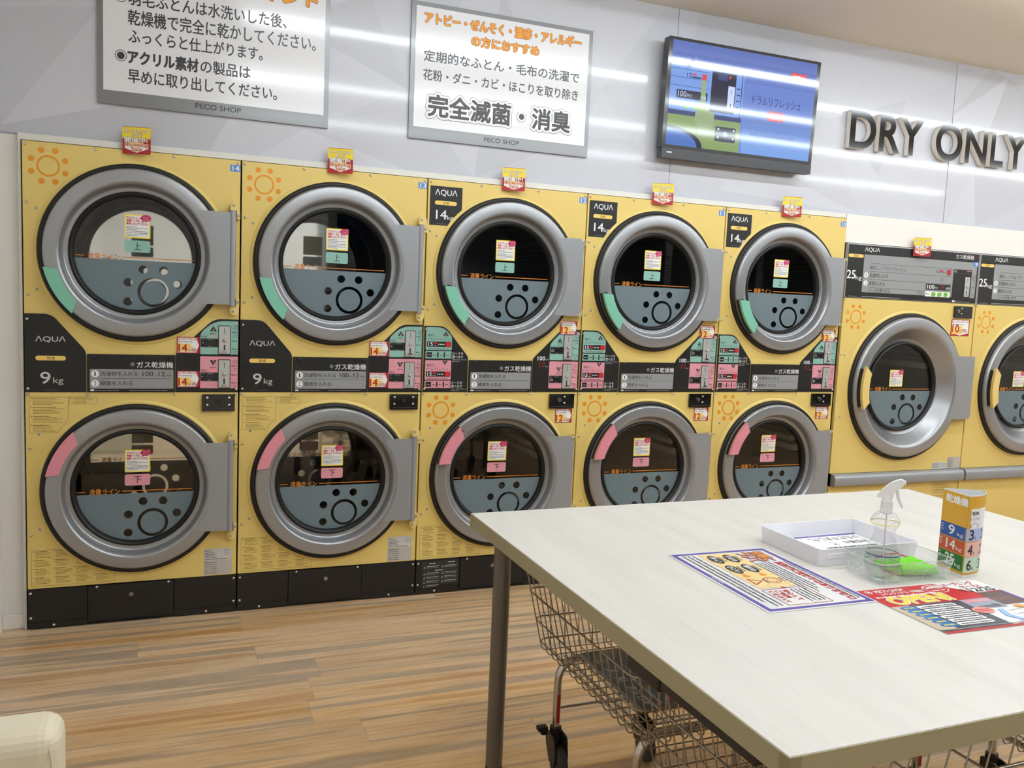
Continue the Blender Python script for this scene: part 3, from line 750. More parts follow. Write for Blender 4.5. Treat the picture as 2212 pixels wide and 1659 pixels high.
    if kind == '9':
        small_print(t, .022, .836, .155, .980, lambda f: 1 if f > .35 else .70+.9*f, 1, OLV, 'caution_print', 9); small_print(t, .168, .955, .262, .980, lambda f: 1, 1, OLV, 'caution_print', 2)
    b = MB(); b.rect(.690, .247, .808, .300, .0005, PALG); b.rect(.690, .180, .808, .245, .0005, mat('label_silver', (190, 186, 180), .4))
    b.dashes(.694, .725, .288, .006, .0009, DGR)
    for i in range(4): b.dashes(.694, .735+.01*(i % 2), .279-.007*i, .0045, .0009, DGR, i)
    for i in range(4): b.dashes(.775, .804, .290-.007*i, .004, .0009, GRY, i)
    b.dashes(.694, .79, .250, .004, .0009, DGR)
    for i in range(6): b.dashes(.694, .745, .236-.010*i, .005 if i in (0, 5) else .003, .0009, DGR, i)
    b.obj('rating_label', t)
    b = MB(); b.fbox(.785, .826, 1.952, 1.980, 0, .0006, BLU); n = str(number)
    b.text(n, .7935, 1.955, .822, 1.977, .001, WHT, off=.008); b.obj('number_tag', t)
    return t

def number_tag(t, number):
    b = MB(); b.fbox(.785, .826, 1.952, 1.980, 0, .0006, BLU)
    b.text(str(number), .7935, 1.955, .822, 1.977, .001, WHT, off=.008); b.obj('number_tag', t)
S14 = stack('9', 0.0, 14, 'yellow stacked gas dryer with number tag 14, leftmost, beside the left wall', 0)
S13 = dup(S14, (W, 0, 0), 'yellow stacked gas dryer with number tag 13, second from the left wall', skip=('number_tag',)); number_tag(S13, 13)
S12 = stack('14', 2*W, 12, 'yellow stacked gas dryer with number tag 12, directly behind the left table corner', 1)
S11 = dup(S12, (3*W, 0, 0), 'yellow stacked gas dryer with number tag 11, between dryers 12 and 10', skip=('number_tag',)); number_tag(S11, 11)
S10 = dup(S12, (4*W, 0, 0), 'yellow stacked gas dryer with number tag 10, beside the wide single dryers', skip=('number_tag',)); number_tag(S10, 10)

# wide single dryers on the right
W2 = 1.050
def wide(x0, label):
    t = thing('wide_dryer', label, 'dryer', (x0, 0, 0), group='wide yellow gas dryers')
    b = MB()
    for (xa, xb, ya, yb, za, zb) in ((.004, .007, .03, .86, .02, 1.862), (W2-.007, W2-.004, .03, .86, .02, 1.862), (.004, W2-.004, .86, .863, .02, 1.862), (.004, W2-.004, .03, .86, 1.859, 1.862), (.004, W2-.004, .03, .86, .02, .023)):
        b.box(xa, xb, ya, yb, za, zb, BLK2)
    b.obj('cabinet', t)
    uc, zc = .525, 1.030
    b = MB(); b.prism([rr(.003, .512, W2-.003, 1.550, .002), circ(uc, zc, .425, 72)], -.020, 0, YEL); sun(b, .101, 1.442); b.obj('front_panel', t, bevel=.0012)
    b = MB(); b.prism([rr(.003, .10, W2-.003, .434, .002)], -.020, 0, YEL); b.obj('lower_panel', t, bevel=.0012)
    b = MB(); b.box(.02, W2-.02, .02, .06, 0, .098, BLK2); b.obj('plinth', t)
    b = MB(); b.lathe([(.464, .0005), (.457, -.006), (.449, -.008), (.442, -.006)], YEL, (uc, 0, zc), n=96); b.obj('door_rim', t, smooth=50)
    drum(t, uc, zc, '25'); door(t, uc, zc, '25', YEL2)
    b = MB(); pr = [(0, .436), (.020, .434), (.036, .444), (.040, .456), (.040, .486), (.034, .500), (.022, .508), (0, .510)]
    vs = [(u, -y, z) for u in (.012, W2-.002) for y, z in pr]; n = len(pr)
    b.add(vs, [(i, i+1, n+i+1, n+i) for i in range(n-1)]+[tuple(range(n-1, -1, -1)), tuple(range(n, 2*n))], SLVP)
    b.obj('bumper_rail', t, smooth=35)
    # control panel
    b = MB(); b.prism([rr(.002, 1.553, W2-.002, 1.864, .001)], -.02, .002, mat('panel_edge', (190, 190, 188), .4)); b.prism([rr(.006, 1.556, W2-.010, 1.858, .002)], .002, .005, BLK); k = .0054
    aqua(b, .123, 1.820, .236, 1.848, k, WHT); b.flat([rr(.006, 1.785, .118, 1.804, .0094)], k, YLP); b.text('乾燥', .047, 1.788, .078, 1.801, k+.0003, DGR)
    b.text('25', .004, 1.662, .068, 1.712, k, WHT, off=.012); b.text('kg', .070, 1.652, .116, 1.682, k, WHT)
    b.text('ガス乾燥機', .842, 1.822, .992, 1.848, k, WHT)
    b.flat([rr(.123, 1.588, 1.026, 1.806, .006)], k, GRY); k2 = k+.0004
    for z in (1.757, 1.710, 1.664, 1.616): b.rect(.172, z-.0008, .820, z+.0008, k2, DGR)
    b.text('最初に…ドラムリフレッシュ', .172, 1.722, .448, 1.745, k2, DGR)
    b.text('洗濯物を入れる', .172, 1.676, .316, 1.700, k2, DGR, off=.003); b.text('硬貨を入れる', .172, 1.629, .294, 1.653, k2, DGR, off=.003); b.text('コースを選べます', .172, 1.592, .338, 1.611, k2, DGR, off=.003)
    for z, ch in ((1.688, '1'), (1.641, '2')): b.disc(.147, z, .0155, k2, WHT, 24); b.text(ch, .144 if ch == '1' else .1425, z-.009, .1490 if ch == '1' else .1515, z+.009, k2+.0003, DGR, off=.01)
    b.text('15', .690, 1.727, .718, 1.746, k2, DGR); b.rect(.722, 1.737, .746, 1.747, k2, RED); b.dashes(.722, .77, 1.729, .006, k2, DGR)
    b.ring(.742, 1.688, .009, .011, k2, DGR, 20)
    b.rect(.617, 1.624, .818, 1.660, k2, BLK, .003); b.text('100', .628, 1.630, .686, 1.654, k2+.0003, WHT, off=.012); b.text('円で', .690, 1.630, .716, 1.643, k2+.0003, WHT)
    b.text('10', .738, 1.632, .764, 1.655, k2+.0003, LED7, shear=.15); b.text('分間', .778, 1.630, .812, 1.645, k2+.0003, WHT)
    b.dashes(.540, .605, 1.606, .005, k2, DGR); b.dashes(.555, .605, 1.596, .005, k2, DGR)
    b.rect(.617, 1.583, .816, 1.616, k2, WHT, .003); b.dashes(.622, .65, 1.597, .006, k2+.0003, DGR)
    b.rect(.832, 1.586, .986, 1.758, k2, BLK, .004); b.rect(.838, 1.735, .98, 1.7355, k2+.0003, GRY)
    b.dashes(.836, .86, 1.748, .005, k2+.0003, PALG); b.dashes(.836, .86, 1.740, .005, k2+.0003, PALG); b.dashes(.958, .98, 1.748, .005, k2+.0003, PALG); b.disc(.951, 1.75, .0045, k2+.0005, LEDR, 14)
    for i in range(3): b.flat([[(.994, 1.70-.045*i), (1.0, 1.705-.045*i), (1.0, 1.695-.045*i)]], k2, DGR); b.dashes(1.002, 1.022, 1.698-.045*i, .005, k2, DGR, i); b.dashes(1.0, 1.022, 1.690-.045*i, .003, k2, DGR, i)
    for i in range(3): b.dashes(.994, 1.022, 1.725-.008*i, .005, k2, DGR, i)
    b.dashes(.03, .09, 1.560, .005, k, GRY); b.dashes(.125, .42, 1.561, .004, k, PALG); b.rect(.842, 1.558, .864, 1.568, k, WHT, .002); b.dashes(.868, .99, 1.560, .004, k, GRY)
    b.rect(.992, 1.781, 1.036, 1.809, k2+.0004, BLU)
    o = b.obj('control_panel', t)
    coin_plate(o, .932, 1.592, .972, 1.714, k2)
    b = MB(); b.prism([rr(.780, 1.722, .808, 1.750, .003)], k2, k2+.004, RED); b.obj('refresh_button', o)
    for i in range(3):
        b = MB(); u = .668+.050*i; b.prism([rr(u, 1.587, u+.028, 1.611, .003)], k2+.0003, k2+.004, GRN); b.dashes(u+.006, u+.022, 1.597, .006, k2+.0044, DGR, i); b.obj('course_button', o)
    screws(t, ((.012, 1.541), (W2-.012, 1.541), (.014, 1.222), (.014, .842), (W2-.03, .300)))
    inst('plug_button', PLUG, t, (.04, 0, 1.215)); inst('plug_button', PLUG, t, (.04, 0, .85))
    lock(t, .868, 1.461, 1.016, 1.534, .893, 2)
    b = MB(); b.rect(.807, .512, .934, .556, .0005, PALG); b.rect(.936, .512, 1.060-.012, .585, .0005, MATS['label_silver'])
    for i in range(4): b.dashes(.811, .87, .545-.008*i, .005, .0009, DGR, i); b.dashes(.88, .93, .545-.007*i, .004, .0009, GRY, i)
    for i in range(6): b.dashes(.94, .985, .573-.010*i, .005, .0009, DGR, i)
    b.obj('rating_label', t)
    small_print(t, .83, .28, 1.03, .420, lambda f: 1, 1, OLV, 'caution_print', 4)
    return t
def wide_number(t, n):
    b = MB(); b.text(n, 1.008, 1.784, 1.026, 1.806, .0066, WHT, off=.008); b.obj('number_digit', t)
X9 = 4.172
D9 = wide(X9, 'wide yellow gas dryer with number tag 9, right of dryer 10')
D8 = dup(D9, (X9+1.053, 0, 0), 'wide yellow gas dryer cut off by the right edge of the photo')
wide_number(D9, '9')

# ------------------------------------------------------------------ sale cards standing up from the dryers
def pop_card(x, z, label):
    t = bpy.data.objects.new('sale_card', None)
    b = MB(); w, H = .055, .108
    b.prism([rr(-w, 0, w, H, .004)], 0, .0008, DRED); h = .0012
    b.flat([[(-w, .060), (-.036, .066), (-.030, .056), (-.010, .064), (0, .054), (.016, .062), (.028, .054), (.034, .066), (w-.002, .060), (w, .072), (w, H-.002), (-w, H-.002)]], h, YLW)
    b.flat([[(-.046, .034), (.046, .034), (.046, .022), (0, .005), (-.046, .022)]], h, WHT)
    b.flat([burst(.0, .040, .040, .012, 9, .7, 2)], h+.0002, YLP)
    for bd, m, dh in ((.0016, BRN, .0004), (.0006, WHT, .0009)):
        b.text('オープニング', -.046, .083, .046, .098, h+dh, m, bold=bd, res=2)
        b.text('セール', -.020, .069, .022, .082, h+dh, m, bold=bd, res=2)
        b.text('開催中!', -.046, .045, .043, .066, h+dh+.0001, m, bold=bd, res=2)
    for bd, m, dh in ((.0020, WHT, .0012), (.0007, mat('sale_orange', (214, 112, 44), .45), .0016)):
        b.text('Opening', -.045, .026, .046, .044, h+dh, m, bold=bd, res=2); b.text('Sale', -.020, .012, .022, .028, h+dh, m, bold=bd, res=2)
    o = b.obj('sale_card'); bpy.data.objects.remove(t)
    o.location = (x, -.0225, z); o.rotation_euler = (0, 0, math.radians(-15))
    return tag(o, label, 'card', 'red and yellow sale cards')
pc = pop_card(.4185, 1.984, 'red and yellow sale card standing on top of dryer 14')
for x, z, lab in ((W+.4185, 1.984, 'red and yellow sale card standing on top of dryer 13'), (2*W+.419, 1.978, 'red and yellow sale card standing on top of dryer 12'),
                  (3*W+.419, 1.978, 'red and yellow sale card standing on top of dryer 11'), (4*W+.416, 1.978, 'red and yellow sale card standing on top of dryer 10'),
                  (X9+.537, 1.818, 'red and yellow sale card standing on top of wide dryer 9')):
    o = pc.copy(); COL.objects.link(o); o.location = (x, -.0225 if x < 4.1 else -.029, z); o['label'] = lab

def price_card(minutes, x0, z0, x1, z1, y, label, down=False):
    b = MB(); w, H = x1-x0, z1-z0
    b.prism([rr(0, 0, w, H, .001)], 0, .0007, DRED); h = .001
    if down: L = [(.05*w, .97*H), (.95*w, .97*H), (.95*w, .18*H), (.5*w, .03*H), (.05*w, .18*H)]
    else: L = [(.045*w, .05*H), (.84*w, .05*H), (.97*w, .5*H), (.84*w, .95*H), (.045*w, .95*H)]
    b.flat([L], h, WHT)
    b.flat([[(.045*w, .1*H), (.66*w, .12*H), (.56*w, .30*H), (.76*w, .38*H), (.54*w, .46*H), (.66*w, .60*H), (.3*w, .58*H), (.045*w, .62*H)]], h+.0003, YLP)
    k = h+.0006
    b.text('オープニングセール', .07*w, .80*H, (.93 if down else .83)*w, .92*H, k, DRED, bold=.0004, nb=5, res=2)
    b.dashes(.07*w, .68*w, .68*H, .06*H, k, DGR)
    zt = .22*H if down else .10*H
    b.text(str(minutes), .07*w, zt, .44*w, zt+.46*H, k, DRED, bold=.0009)
    b.text('分', .46*w, zt, .58*w, zt+.15*H, k, DRED); b.text('100', .60*w, zt, .84*w, zt+.21*H, k, DRED, off=.01); b.text('円', .85*w, zt, .91*w, zt+.09*H, k, DRED)
    o = b.obj('price_card'); o.location = (x0, y, z0)
    return tag(o, label, 'card', 'red opening sale price cards')
yP = -.0046
for n, x in ((14, 0), (13, W)):
    price_card(14, x+.576, 1.169, x+.6665, 1.239, yP, 'red 14 minute price card beside the teal coin panel of dryer %d' % n)
    price_card(14, x+.576, 1.022, x+.6665, 1.093, yP, 'red 14 minute price card beside the pink coin panel of dryer %d' % n)
for n, x in ((12, 2*W), (11, 3*W), (10, 4*W)):
    price_card(12, x+.713, 1.292, x+.806, 1.362, yP, 'red 12 minute price card above the teal coin panel of dryer %d' % n)
    price_card(12, x+.709, .842, x+.802, .915, -.0006, 'red 12 minute price card under the black lock of dryer %d' % n)
price_card(10, X9+.859, 1.350, X9+1.014, 1.451, -.0006, 'red 10 minute price card under the black lock of wide dryer 9', True)
price_card(10, X9+1.053+.859, 1.350, X9+1.053+1.014, 1.451, -.0006, 'red 10 minute price card on the wide dryer at the right edge', True)

# ------------------------------------------------------------------ wall signs
SGB = mat('sign_silver', (132, 133, 136), 0.28, metal=0.3, coat=.15)
SGW = mat('sign_white', (232, 232, 236), 0.14, coat=.5)
SGT = mat('sign_text', (58, 57, 62), 0.3)
OUTL = mat('outline_brown', (96, 52, 24), .4)
def sign(x0, x1, label):
    t = thing('wall_sign', label, 'sign', (x0, YB, 2.182), group='silver framed laundry advice signs')
    w = x1-x0; H = .613
    b = MB(); b.prism([rr(0, 0, w, H)], .001, .012, SGB); b.obj('sign_board', t, bevel=.001)
    b = MB(); b.prism([rr(.021, .054, w-.021, H-.020)], .0121, .0135, SGW); h = .0139
    return t, b, h, w, H
def outlined(b, s, a0, z0, a1, z1, h, m, mo, e=.0042, bd=.0026):
    b.text(s, a0, z0, a1, z1, h, mo, bold=e, nb=12); b.text(s, a0, z0, a1, z1, h+.0006, m, bold=bd)
t, b, h, w, H = sign(.272, 1.199, 'silver framed advice sign cut off by the top left of the photo')
outlined(b, '乾燥のポイント', .300, .505, .868, .570, h, ORG, OUTL, .006, .0042)
b.text('羽毛ふとんは水洗いした後、', .115, .400, .740, .456, h, SGT, bold=.0009, nb=5, res=4)
b.ring(.086, .428, .020, .0225, h, SGT); b.disc(.086, .428, .0145, h, SGT)
b.text('乾燥機で完全に乾かしてください。', .113, .323, .866, .383, h, SGT, bold=.0009, nb=5, res=4)
b.text('ふっくらと仕上がります。', .115, .252, .642, .306, h, SGT, bold=.0009, nb=5, res=4)
b.ring(.086, .196, .020, .0225, h, SGT); b.disc(.086, .196, .0145, h, SGT)
b.text('アクリル素材', .113, .169, .382, .222, h, SGT, bold=.0022, res=4); b.text('の製品は', .392, .169, .592, .222, h, SGT, bold=.0009, nb=5, res=4)
b.text('早めに取り出してください。', .113, .093, .704, .148, h, SGT, bold=.0009, nb=5, res=4)
b.text('PECO SHOP', .372, .021, .556, .043, h-.0014, SGT, off=.012, res=5)
b.obj('sign_face', t)
t, b, h, w, H = sign(1.567, 2.489, 'silver framed sign with orange heading between the left sign and the television')
outlined(b, 'アトピー・ぜんそく・湿疹・アレルギー', .062, .521, .858, .570, h, ORG, OUTL)
outlined(b, 'の方におすすめ', .290, .452, .634, .497, h, ORG, OUTL)
b.text('定期的なふとん・毛布の洗濯で', .062, .352, .856, .402, h, SGT, bold=.0009, nb=5, res=4)
b.text('花粉・ダニ・カビ・ほこりを取り除き', .062, .268, .854, .318, h, SGT, bold=.0009, nb=5, res=4)
for bd, m, dh, nb in ((.0150, SGT, 0, 20), (.0130, WHT, .0007, 20), (.0032, SGT, .0014, 8)):
    b.text('完全滅菌・消臭', .090, .108, .816, .206, h+dh, m, res=3, bold=bd, nb=nb)
b.text('PECO SHOP', .371, .019, .552, .041, h-.0014, SGT, off=.012, res=5)
b.obj('sign_face', t)

# ------------------------------------------------------------------ 3D letters DRY ONLY
LFACE = mat('letter_face', (20, 20, 21), 0.10, spec=.4); LSIDE = mat('letter_side', (238, 230, 220), 0.4)
LET = [('D', 4.064, 4.251, 'first letter, left of R'), ('R', 4.276, 4.435, 'between D and the first Y'), ('Y', 4.427, 4.607, 'between R and O, closing the first word'),
       ('O', 4.705, 4.915, 'opening the second word'), ('N', 4.942, 5.119, 'between O and L'), ('L', 5.151, 5.262, 'between N and the last Y'), ('Y', 5.275, 5.455, 'cut off by the right edge of the photo')]
LK = 3.934/3.87                                              # face plane of the letters
for ch, a0, a1, lab in LET:
    a0, a1 = (CAMP.x+(v-CAMP.x)*LK for v in (a0, a1))
    me, bb = text_mesh(ch, .022, 8, 0)
    b = MB()
    z0, z1 = (2.384, 2.589) if ch != 'O' else (2.381, 2.592)
    z0, z1 = (CAMP.z+(v-CAMP.z)*LK for v in (z0, z1))
    sx = (a1-a0)/(bb[2]-bb[0]); sz = (z1-z0)/(bb[3]-bb[1])
    P = [((x-bb[0])*sx, (y-bb[1])*sz) for x, y in me[0]]
    # weld, then extrude the face to a solid of 3.5 cm
    keyd = {}; idx = []
    for p in P:
        k = (round(p[0], 5), round(p[1], 5)); idx.append(keyd.setdefault(k, len(keyd)))
    Q = list(keyd); F = [[idx[i] for i in f] for f in me[1]]
    edges = {}
    for f in F:
        for i in range(len(f)): edges[(f[i], f[(i+1) % len(f)])] = 1
    b.add([b.p(x, z, .036) for x, z in Q], F, LFACE)
    b.add([b.p(x, z, .004) for x, z in Q], [f[::-1] for f in F], LSIDE)
    for (i, j) in edges:
        if (j, i) not in edges: b.add([b.p(*Q[i], .004), b.p(*Q[j], .004), b.p(*Q[j], .036), b.p(*Q[i], .036)], [(0, 1, 2, 3)], LSIDE)
    o = b.obj('sign_letter'); o.location = (a0, YB-.001, z0)
    tag(o, 'black raised letter %s with beige sides, %s' % (ch, lab), 'letter', 'raised letters of the dryer sign')

# ------------------------------------------------------------------ television
tv = thing('television', 'black wall mounted television with a blue screen, between sign and letters', 'television', (2.872, YB-.060, 2.220), (math.radians(2.2), 0, 0))
TW, TH = .955, .590
TVB = mat('tv_bezel', (14, 14, 15), .16, coat=.5)
b = MB(); b.prism([rr(0, .045, TW, TH, .004)], -.030, .020, TVB); b.obj('housing', tv, bevel=.002)
b = MB(); b.prism([rr(.002, -.006, TW-.002, .044, .004)], -.020, .026, mat('tv_speaker', (72, 72, 75), .4, metal=.3)); b.rect(.030, .020, .060, .028, .0264, PALG); b.obj('speaker_bar', tv, bevel=.003)
b = MB(); b.box(.2, TW-.2, .028, .050, .08, .34, BLK2); b.obj('wall_bracket', tv)
SX0, SX1, SZ0, SZ1 = .022, TW-.022, .062, TH-.014
def scr(n, c, e): 
    m = mat('screen_'+n, c, .06, emit=e); m.node_tree.nodes['Principled BSDF'].inputs['Base Color'].default_value = (.01, .01, .012, 1); return m
EM = .98
sB, sB2, sB3 = scr('blue', (106, 132, 204), EM), scr('pale_blue', (122, 158, 226), EM), scr('mid_blue', (92, 112, 182), EM)
sD, sG, sR, sW, sT, sK = scr('dark', (40, 44, 66), EM), scr('green', (136, 160, 104), EM), scr('red', (224, 70, 74), EM), scr('white', (200, 214, 246), EM), scr('text', (52, 60, 108), EM), scr('key', (130, 190, 70), EM)
sN = scr('navy', (60, 72, 120), EM); sS = scr('skin', (150, 170, 130), EM); sL = scr('drum_blue', (80, 118, 190), EM)
b = MB(); h = .0203; SWd, SHt = SX1-SX0, SZ1-SZ0
def sp(a, c): return (SX0+a*SWd, SZ0+c*SHt)
def srect(a0, c0, a1, c1, m, k, r=0): p, q_ = sp(a0, c0), sp(a1, c1); b.rect(p[0], p[1], q_[0], q_[1], h+k, m, r)
def stext(s, a0, c0, a1, c1, m, k): p, q_ = sp(a0, c0), sp(a1, c1); b.text(s, p[0], p[1], q_[0], q_[1], h+k, m)
srect(0, 0, 1, 1, sB, 0)
for i in range(5): srect(.505, .0+.08*i, 1, .08*(i+1), scr('blue_step%d' % i, (122-4*i, 162-7*i, 228-7*i), EM), .0002)
srect(.505, .4, 1, .72, sB, .0002); srect(0, .82, 1, 1, sB3, .0002); srect(.505, .70, 1, .84, scr('blue_top', (98, 122, 194), EM), .0003)
srect(0, .345, .49, .80, sB2, .0004); srect(0, .30, .49, .345, sN, .0004); srect(0, 0, .49, .30, sG, .0004)
b.flat([[sp(.0, .18)]+[sp(.0+.24*math.sin(t), .0+.19*math.cos(t)) for t in (PI/2*i/12 for i in range(13))]+[sp(0, 0)]], h+.0006, sD)
b.flat([[sp(.0, .155)]+[sp(.0+.205*math.sin(t), .0+.16*math.cos(t)) for t in (PI/2*i/12 for i in range(13))]+[sp(0, 0)]], h+.0008, sL)
for c in (.735, .655, .575): srect(.0, c, .25, c+.004, sT, .0006)
srect(.475, .34, .48, .80, sD, .0006)
stext('15', .105, .665, .135, .71, sD, .0008); srect(.14, .69, .165, .71, sR, .0008); srect(.14, .665, .20, .68, sT, .0008); srect(.205, .66, .235, .715, sR, .0008)
srect(.205, .52, .235, .66, sS, .0009); b.flat([[sp(.205, .56), sp(.235, .56), sp(.245, .40), sp(.30, .40), sp(.31, .26), sp(.29, .20), sp(.285, .12), sp(.205, .12), sp(.20, .20), sp(.175, .27), sp(.18, .36), sp(.205, .44)]], h+.0009, sS)
srect(.045, .46, .25, .54, sD, .0008, .004); stext('100', .055, .475, .11, .53, sW, .001); stext('円で', .115, .475, .15, .505, sW, .001); stext('分間', .205, .475, .24, .505, sW, .0011)
for i in range(3): srect(.10+.055*i, .365, .132+.055*i, .43, sK, .001, .004)
srect(.27, .37, .435, .76, sD, .0010, .006); srect(.31, .685, .375, .75, sN, .0012); srect(.385, .71, .398, .735, sR, .0012); srect(.385, .40, .43, .64, sW, .0012); srect(.406, .56, .409, .61, sD, .0014); srect(.405, .42, .411, .47, sD, .0014)
for i in range(4): srect(.445, .62-.06*i, .468, .632-.06*i, sT, .0008)
srect(.32, .09, .46, .235, sD, .0011, .004); b.flat([ell(*sp(.39, .165), .014, .014, 20)], h+.0014, sB2)
for a in (.335, .44):
    for c in (.12, .2): srect(a, c, a+.012, c+.02, sW, .0014)
stext('ドラムリフレッシュ', .555, .50, .905, .59, sT, .0006)
srect(.672, .36, .785, .455, sR, .0006); stext('無料', .695, .375, .765, .44, sW, .0008)
srect(.815, .80, .925, .875, sR, .0006); p = sp(.83, .825); b.dashes(p[0], sp(.91, 0)[0], p[1], .016, h+.0008, sW)
p = sp(.56, .19); b.dashes(p[0], sp(.88, 0)[0], p[1], .018, h+.0006, scr('faint', (98, 128, 196), EM))
b.obj('screen', tv)

# ------------------------------------------------------------------ table
def wood_white():
    m = mat('whitewashed_laminate', (226, 224, 212), 0.36, spec=.45); g = NT(m); p = g.nt.nodes['Principled BSDF']
    tc = g.n('ShaderNodeTexCoord'); mp = g.n('ShaderNodeMapping'); mp.inputs['Scale'].default_value = (14, 1.6, 14); g.l(tc.outputs['Object'], mp.inputs[0])
    n1 = g.n('ShaderNodeTexNoise'); n1.inputs['Scale'].default_value = 1.0; n1.inputs['Detail'].default_value = 6; n1.inputs['Distortion'].default_value = .6; g.l(mp.outputs[0], n1.inputs['Vector'])
    mp2 = g.n('ShaderNodeMapping'); mp2.inputs['Scale'].default_value = (160, 5, 100); g.l(tc.outputs['Object'], mp2.inputs[0])
    n2 = g.n('ShaderNodeTexNoise'); n2.inputs['Scale'].default_value = 1.0; n2.inputs['Detail'].default_value = 3; g.l(mp2.outputs[0], n2.inputs['Vector'])
    r = g.n('ShaderNodeValToRGB'); g.l(n1.outputs['Fac'], r.inputs[0]); e = r.color_ramp.elements
    e[0].position = .30; e[0].color = (lin(217), lin(214), lin(208), 1); e[1].position = .62; e[1].color = (lin(225), lin(221), lin(216), 1)
    r2_ = g.n('ShaderNodeValToRGB'); g.l(n2.outputs['Fac'], r2_.inputs[0]); e = r2_.color_ramp.elements
    e[0].position = .26; e[0].color = (.88, .88, .86, 1); e[1].position = .42; e[1].color = (1, 1, 1, 1)
    mx = g.n('ShaderNodeMix', data_type='RGBA', blend_type='MULTIPLY'); mx.inputs[0].default_value = .5
    g.l(r.outputs[0], mx.inputs[6]); g.l(r2_.outputs[0], mx.inputs[7]); g.l(mx.outputs[2], p.inputs['Base Color']); return m
def wood_edge():
    m = mat('edge_band_wood', (196, 186, 146), .45); g = NT(m); p = g.nt.nodes['Principled BSDF']
    tc = g.n('ShaderNodeTexCoord'); mp = g.n('ShaderNodeMapping'); mp.inputs['Scale'].default_value = (16, 16, 420); g.l(tc.outputs['Object'], mp.inputs[0])
    n1 = g.n('ShaderNodeTexNoise'); n1.inputs['Scale'].default_value = 1.0; n1.inputs['Detail'].default_value = 4; g.l(mp.outputs[0], n1.inputs['Vector'])
    r = g.n('ShaderNodeValToRGB'); g.l(n1.outputs['Fac'], r.inputs[0]); e = r.color_ramp.elements
    e[0].position = .26; e[0].color = (lin(138), lin(130), lin(100), 1); e[1].position = .37; e[1].color = (lin(170), lin(161), lin(130), 1)
    g.l(r.outputs[0], p.inputs['Base Color']); return m
TX0, TX1, TY0, TY1, ZT = 1.405, 3.175, -2.965, -1.498, 0.805
tab = thing('work_table', 'large whitewashed wood folding table on round grey legs', 'table', (TX0, TY0, 0))
tw, td = TX1-TX0, TY1-TY0
b = MB(); b.box(.002, tw-.002, .002, td-.002, ZT-.040, ZT, wood_white()); b.obj('tabletop', tab, bevel=.0012)
b = MB(); E_ = wood_edge()
for x0, x1, y0, y1 in ((0, .002, 0, td), (tw-.002, tw, 0, td), (.002, tw-.002, 0, .002), (.002, tw-.002, td-.002, td)): b.box(x0, x1, y0, y1, ZT-.041, ZT-.0015, E_)
b.obj('edge_band', tab)
CG = thin_glass('corner_guard_plastic', (.93, .93, .90), .12, 1.45)
for cx, cy, sx, sy in ((0, td, 1, -1), (0, 0, 1, 1), (tw, 0, -1, 1), (tw, td, -1, -1)):
    b = MB(); L = [(cx-sx*.0015, cy-sy*.0015), (cx+sx*.022, cy-sy*.0015), (cx+sx*.022, cy-sy*.0003), (cx-sx*.0003, cy-sy*.0003), (cx-sx*.0003, cy+sy*.022), (cx-sx*.0015, cy+sy*.022)]
    c = MB((0, 0, ZT-.042), (1, 0, 0), (0, 1, 0), (0, 0, 1)); c.prism([L], 0, .042, CG); c.obj('corner_guard', tab)
LEGM = mat('leg_grey_steel', (118, 114, 106), .35, metal=.4)
for lx, ly in ((.088, td-.062), (.088, .09), (tw-.088, td-.062), (tw-.088, .09)):
    b = MB(); b.cyl((lx, ly, .012), (lx, ly, ZT-.042), .0265, LEGM, 32); o = b.obj('leg', tab, smooth=40)
    b = MB(); b.cyl((lx, ly, 0), (lx, ly, .0135), .0262, BLK2, 24); b.obj('leg_foot', o)
b = MB(); b.box(.018, .050, .10, .385, ZT-.072, ZT-.0412, BLK); b.obj('edge_rail', tab)
b = MB(); b.box(.016, .066, .392, .515, ZT-.084, ZT-.0412, BLK); b.obj('latch_box', tab, bevel=.004)
for y in (.14, td-.12):
    b = MB(); b.box(.12, tw-.12, y-.02, y+.02, ZT-.075, ZT-.0412, LEGM); b.obj('cross_rail', tab)

